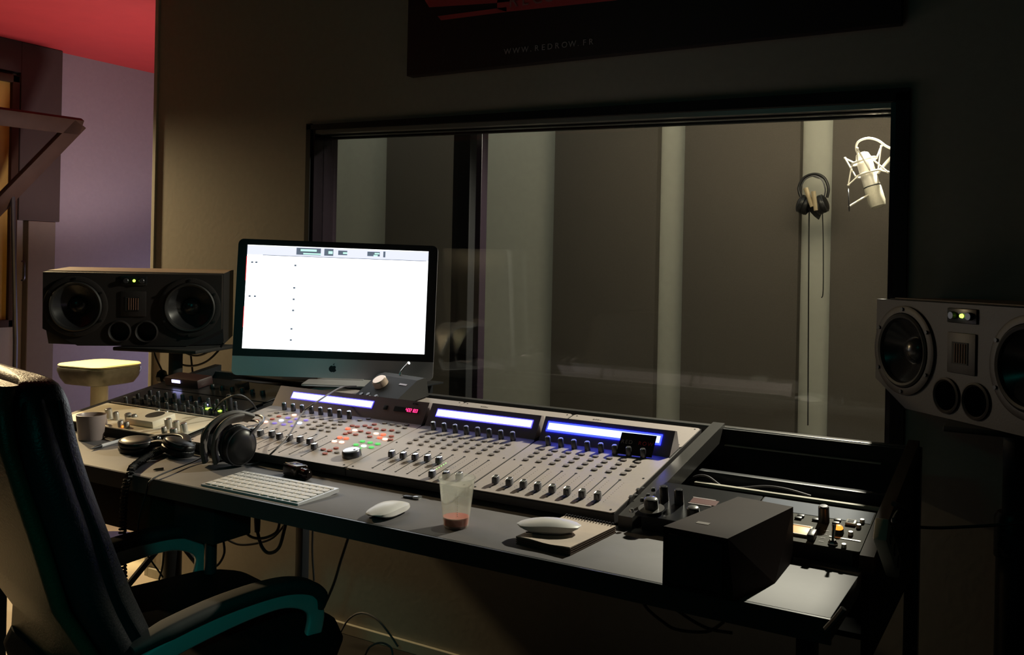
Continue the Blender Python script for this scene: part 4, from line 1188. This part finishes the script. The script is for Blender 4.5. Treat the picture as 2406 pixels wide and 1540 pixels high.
# ================================================================== BOOTH CONTENTS
# microphone with shock mount
MP = ony(2037, 400, 2.86)
t = empty('studio_microphone', MP, label='large condenser microphone in spider shock mount, brightly lit', cat='microphone')
ax = (ony(2056, 488, 2.86) - ony(2024, 385, 2.86)).normalized()   # from the tail down to the capsule
zx = ax.to_track_quat('Z', 'Y').to_matrix().to_4x4()
MB().lathe([(.010, -.055), (.018, -.05), (.0225, -.035), (.0235, .045), (.0235, .05)], zx, 32).build('body', M_nick, t)
MB().lathe([(.0235, .052), (.0245, .058), (.0245, .098), (.021, .112), (.012, .117), (.0001, .118)], zx, 32).build('head_grille', mat('wire_grille', (.75, .68, .55), .4, .2, scale=600, var=.4, bump=.6), t)
MB().lathe([(.0242, .0495), (.0242, .0525)], zx, 32).build('dark_ring', M_black, t)
MB().torus(.036, .0035, zx @ TR(0, 0, -.028)).build('inner_ring', M_nick, t)
MB().torus(.036, .0035, zx @ TR(0, 0, .012)).build('inner_ring', M_nick, t)
for k in range(6):
    a = 2 * math.pi * k / 6
    a2 = a + .35; a3 = a - .35
    b = MB(); R_ = .062 if k % 2 else .066
    tipz = -.06 if k % 2 else .03
    tip = (R_ * math.cos(a), R_ * math.sin(a), tipz)
    b.tube([(.036 * math.cos(a2), .036 * math.sin(a2), -.028), tip], .0024, 6, 1, zx)
    b.tube([(.036 * math.cos(a3), .036 * math.sin(a3), .012), tip], .0024, 6, 1, zx)
    b.sphere(tip, .004, zx, seg=8)
    b.build('spider_arm', M_nick, t)
MB().tube([(.03, 0, -.01), (.055, -.005, .02), (.085, -.01, .052)], .005, 8, 4).build('mount_bracket', M_nick, t)
MB().lathe([(.014, -.012), (.014, .012)], TR(.09, -.01, .06) @ RX(R90), 16).build('swivel', M_nick, t)
pts = [ony(x, y, 2.86) - MP for x, y in ((2022, 368), (2012, 352), (2016, 334), (2038, 325), (2062, 330), (2082, 344), (2100, 352))]
MB().tube(pts, .0034, 8, 5).build('mic_cable', M_nick, t)
MB().lathe([(.007, 0), (.008, .02), (.005, .032)], TR(pts[0] + Vector((0.004, 0, -.022))), 14).build('cable_connector', M_nick, t)
# boom stand
MP2 = MP + Vector((.09, -.01, .06))
t = empty('boom_microphone_stand', (MP2.x + .32, 2.95, 0), label='microphone boom stand mostly hidden by the right window jamb', cat='stand')
o = t.location
MB().tube([MP2 + Vector((.016, .0, 0)) - o, Vector((0, 0, 1.78))], .008, 10, 1).build('boom_arm', M_dkmetal, t)
MB().lathe([(.012, .05), (.012, 1.79)], seg=16).build('pole', M_dkmetal, t)
for k in range(3):
    a = 2 * math.pi * k / 3
    MB().tube([(.01 * math.cos(a), .01 * math.sin(a), .15), (.22 * math.cos(a), .22 * math.sin(a), .01)], .009, 8, 1).build('leg', M_black, t)
# thin pop filter edge on
p = ony(1994, 470, 2.78)
t = empty('pop_filter', p, label='thin ring shaped pop filter seen edge on left of the microphone', cat='pop filter')
yw = math.atan2(-p.x, p.y)      # keep its plane along the sight line
MB().torus(.032, .0018, RZ(yw) @ RY(R90 - .06)).build('ring', M_dkmetal, t)
MB().lathe([(.031, 0), (.0001, .0003)], RZ(yw) @ RY(R90 - .06), 32).build('mesh', M_blackm, t)
MB().tube([(0, 0, -.02), (.03, .03, .005), (.045, .07, .02)], .003, 8, 4).build('gooseneck', M_nick, t)

# headphones hanging with strap on a black holder
HPt = ony(1911, 415, 3.06)
t = empty('hanging_headphones', (HPt.x, 3.06, HPt.z), label='black headphones with beige pads hanging in the booth', cat='headphones')
arc = [(-.040, 0, -.065), (-.046, 0, -.035), (-.030, 0, -.004), (.004, 0, .008), (.034, 0, -.006), (.048, 0, -.04), (.044, 0, -.07)]
MB().tube(arc, .0048, 8, 6).build('headband', M_black, t)
MB().tube([(x * .82, -.006, z * .9 - .006) for x, y, z in arc], .0022, 6, 6).build('headband_wire', M_dkmetal, t)
for sx, rt, pth in ((-1, .35, 'L'), (1, -.25, 'R')):
    Mh = TR(sx * .026, -.004, -.092) @ RY(sx * R90 * .75)
    e_ = earcup(t, Mh, .030, .030, .022, pad=M_black)
for (a, c_2) in (((1893, 442), (1908, 486)), ((1911, 450), (1917, 495))):
    p0_, p1_ = ony(*a, 3.0) - t.location, ony(*c_2, 3.0) - t.location
    MB().tube([p0_, p1_], [.0075, .0065], 10, 1).build('beige_pad_edge', M_pad, t)
b = MB(); tri = [ony(x, y, 3.07) - t.location for x, y in ((1878, 470), (1942, 470), (1926, 508), (1922, 516), (1912, 508))]
vs = [b.bm.verts.new(v + Vector((0, dy, 0))) for dy in (0, .012) for v in tri]
b.bm.faces.new(vs[:5]); b.bm.faces.new(vs[5:])
for i in range(5): b.bm.faces.new((vs[i], vs[(i + 1) % 5], vs[5 + (i + 1) % 5], vs[5 + i]))
b.build('cloth_pouch', M_blackm, t)
MB().box((0, .045, .004), (.012, .09, .008), bev=.002).build('wall_hook', M_dkmetal, t)
cable([ony(x, y, 3.1) for x, y in ((1901, 495), (1900, 620), (1899, 800), (1898, 1000))], .0022, M_rubber, 'left thin cable hanging straight down from the booth headphones')
cable([ony(x, y, 3.1) for x, y in ((1932, 498), (1934, 560), (1934, 680), (1930, 700))], .0018, M_rubber, 'right thin cable hanging from the booth headphones')
# box on the wall behind the headphones
p = ony(1885, 500, 3.19)

# ================================================================== POSTER
PZ = 1.822
t = empty('studio_poster', (-1.775, WY - .036, PZ), (0, math.radians(.15), 0), label='black wall board with red stripes and website lettering', cat='poster')
MB().span((0, 0, 0), (1.45, .034, .75), bev=.002).build('board', M_poster, t)
rel = lambda px, py: (lambda p: (p.x + 1.775, p.z - PZ))(ony(px, py, WY - .037))
b = MB()
def para(b, P): b.prism([rel(*q) for q in P], .0002, .0012, RX(R90))
para(b, [(1008, 17), (1170, 6), (1290, -9), (1290, -35), (990, -12)])
para(b, [(1028, 38), (1036, 47.5), (1190, 27), (1190, 16)])
para(b, [(1168, 20), (1190, 27), (1410, 3), (1700, -30), (1700, -120), (1190, -60), (1168, -8)])
b.build('red_stripes', M_posred, t)
x0, z0 = rel(1187, 124); x1, z1 = rel(1391, 104)
text_mesh('website_lettering', 'WWW.REDROW.FR', .0245, M_poswhite, t, TR(x0, -.0012, z0) @ RX(R90), 1.0)
o = bpy.data.objects[-1] if False else t.children[-1]
def refit(o, x0, x1, z0):
    vs = o.data.vertices; a = min(v.co.x for v in vs); c = max(v.co.x for v in vs)
    return a, c
bpy.data.objects.remove(o)
# individually spaced letters
chars = 'WWW.REDROW.FR'; n_ = len(chars)
def spaced(name, chars, xs_, z, size, m, par, y=-.0013):
    for ch, xx in zip(chars, xs_):
        if ch == ' ': continue
        text_mesh(name, ch, size, m, par, TR(xx, y, z) @ RX(R90), 1.0, align='CENTER')
stp = [0, .0205, .041, .0545, .068, .083, .098, .114, .1305, .1475, .1605, .174, .188]
tot = stp[-1]; wx = (x1 - x0)
# one mesh for the line of text
def join_text(name, items, m, par):
    me_all = bmesh.new()
    for ch, M_, size in items:
        o_ = text_mesh('tmp_letter', ch, size, m, par, M_, 1.0, align='CENTER')
        me_all.from_mesh(o_.data); bpy.data.objects.remove(o_)
    me = bpy.data.meshes.new(name); me_all.to_mesh(me); me_all.free(); me.materials.append(m)
    o_ = bpy.data.objects.new(name, me); col.objects.link(o_); o_.parent = par; return o_
sx_ = wx / tot * .96
join_text('website_lettering', [(c, TR(x0 + .008 + s_ * sx_, -.0013, z0 - .004) @ RX(R90), .0235) for c, s_ in zip(chars, stp)], M_poswhite, t)
x0, z0 = rel(1206, 16)
join_text('banner_lettering', [(c, TR(x0 + k * .0405, -.0026, z0) @ RX(R90), .052) for k, c in enumerate('RECORDS')], mat('pink_grey_lettering', (.42, .17, .17), .6), t)

# ================================================================== OFFICE CHAIR
TH = math.radians(-14)
t = empty('office_chair', (-1.507, 1.24, 0), (0, 0, TH), label='black leather executive chair in the left foreground', cat='office chair')
chair = t
# backrest lofted from sections: (z, y centre, thickness, width)
secs = [(.46, -.13, .07, .40), (.54, -.165, .10, .45), (.66, -.232, .107, .48), (.78, -.272, .10, .49), (.86, -.300, .095, .49), (.93, -.320, .095, .48), (.97, -.325, .095, .47), (1.00, -.327, .09, .45), (1.025, -.326, .065, .41), (1.036, -.325, .03, .35)]
rings = []
for z, y, th, wd in secs: rings.append([(px, y + py, z) for px, py in rrect(wd, th, min(th * .48, .05), 6)])
bk = MB().loft(rings).build('backrest', M_leather, t)
sub = bk.modifiers.new('s', 'SUBSURF'); sub.levels = 1; sub.render_levels = 1
# rear shell, black leather with warm lamplight put into its brown
rings = [[(px, -.235 + py, .36) for px, py in rrect(.42, .028, .013, 4)]] + [[(px, y - th / 2 - .012 + py, z) for px, py in rrect(wd * .955, .028, .013, 4)] for z, y, th, wd in secs[1:-1]]
MB().loft(rings).build('rear_cover', M_leatherb, t)
# headrest pillow on the front and side piping
rings = [[(px, y + .055 + py, z) for px, py in rrect(wd, th, th * .45, 5)] for z, y, th, wd in ((.86, -.34, .02, .34), (.88, -.345, .05, .37), (.92, -.355, .06, .39), (.97, -.36, .055, .38), (1.0, -.36, .02, .34))]
MB().loft(rings).build('headrest', M_leather, t)
for sx in (-1, 1):
    for f in (-.30, .22):
        MB().tube([(sx * (wd / 2 - .003), y + th * f, z) for z, y, th, wd in secs[1:-2]], .0035, 6, 4).build('side_seam', M_leather, t)
    # raised side bolster
    MB().tube([(sx * (wd / 2 - .012), y - th * .18, z) for z, y, th, wd in secs[1:-2]], [.02, .028, .030, .030, .028, .022, .016], 12, 4).build('side_bolster', M_leather, t)
# seat
rings = [[(px, .0 + py, z) for px, py in rrect(wd, dp, .08, 6)] for z, wd, dp in ((.41, .44, .46), (.43, .50, .50), (.47, .52, .52), (.50, .50, .50), (.515, .44, .44))]
MB().loft(rings).build('seat', mat('matte_black_seat_leather', (.006, .006, .006), .8, spec=.15, scale=200, bump=.3), t)
# armrests
for sx in (-1, 1):
    af = MB().tube([(sx * .225, -.205, .500), (sx * .235, -.18, .535), (sx * .236, -.10, .562), (sx * .236, .03, .585), (sx * .236, .115, .585), (sx * .235, .170, .550), (sx * .234, .160, .48), (sx * .228, .120, .38), (sx * .20, .085, .33), (sx * .10, .06, .36)],
                   1, sub=6, sect=rrect(.014, .036, .005, 3), up=(1, 0, 0)).build('armrest', M_gloss, t)
    MB().tube([(sx * .236, -.19, .572), (sx * .236, -.13, .590), (sx * .236, -.03, .608), (sx * .236, .08, .614), (sx * .236, .145, .602), (sx * .236, .178, .578), (sx * .235, .180, .55)], [.6, 1, 1, 1, 1, .9, .5], sub=6,
              sect=rrect(.050, .026, .012, 4), up=(1, 0, 0)).build('arm_pad', M_blackm, af)
# mechanism, column, base
MB().span((-.12, -.16, .375), (.12, .12, .41), bev=.01).build('tilt_mechanism', M_black, t)
MB().tube([(0, -.10, .39), (0, -.24, .40), (0, -.28, .50)], 1, sub=4, sect=rrect(.09, .02, .005, 2), up=(1, 0, 0)).build('back_bracket', M_black, t)
MB().lathe([(.03, .10), (.03, .25), (.022, .25), (.022, .375)], seg=20).build('gas_lift', M_black, t)
for k in range(5):
    a = 2 * math.pi * k / 5 + .3
    c_, s_ = math.cos(a), math.sin(a)
    lg = MB().tube([(.02 * c_, .02 * s_, .13), (.16 * c_, .16 * s_, .105), (.29 * c_, .29 * s_, .072)], [1.3, 1, .8], sub=4, sect=rrect(.03, .04, .008, 3), up=(0, 0, 1)).build('base_leg', M_gloss, t)
    MB().lathe([(.018, 0), (.027, .006), (.027, .018), (.018, .024)], TR(.295 * c_, .295 * s_, .027) @ RZ(a) @ RX(R90) @ TR(0, 0, .003), 18).build('caster', M_black, lg)
    MB().lathe([(.018, 0), (.027, .006), (.027, .018), (.018, .024)], TR(.295 * c_, .295 * s_, .027) @ RZ(a) @ RX(R90) @ TR(0, 0, -.027), 18).build('caster', M_black, lg)
bpy.context.view_layer.update()
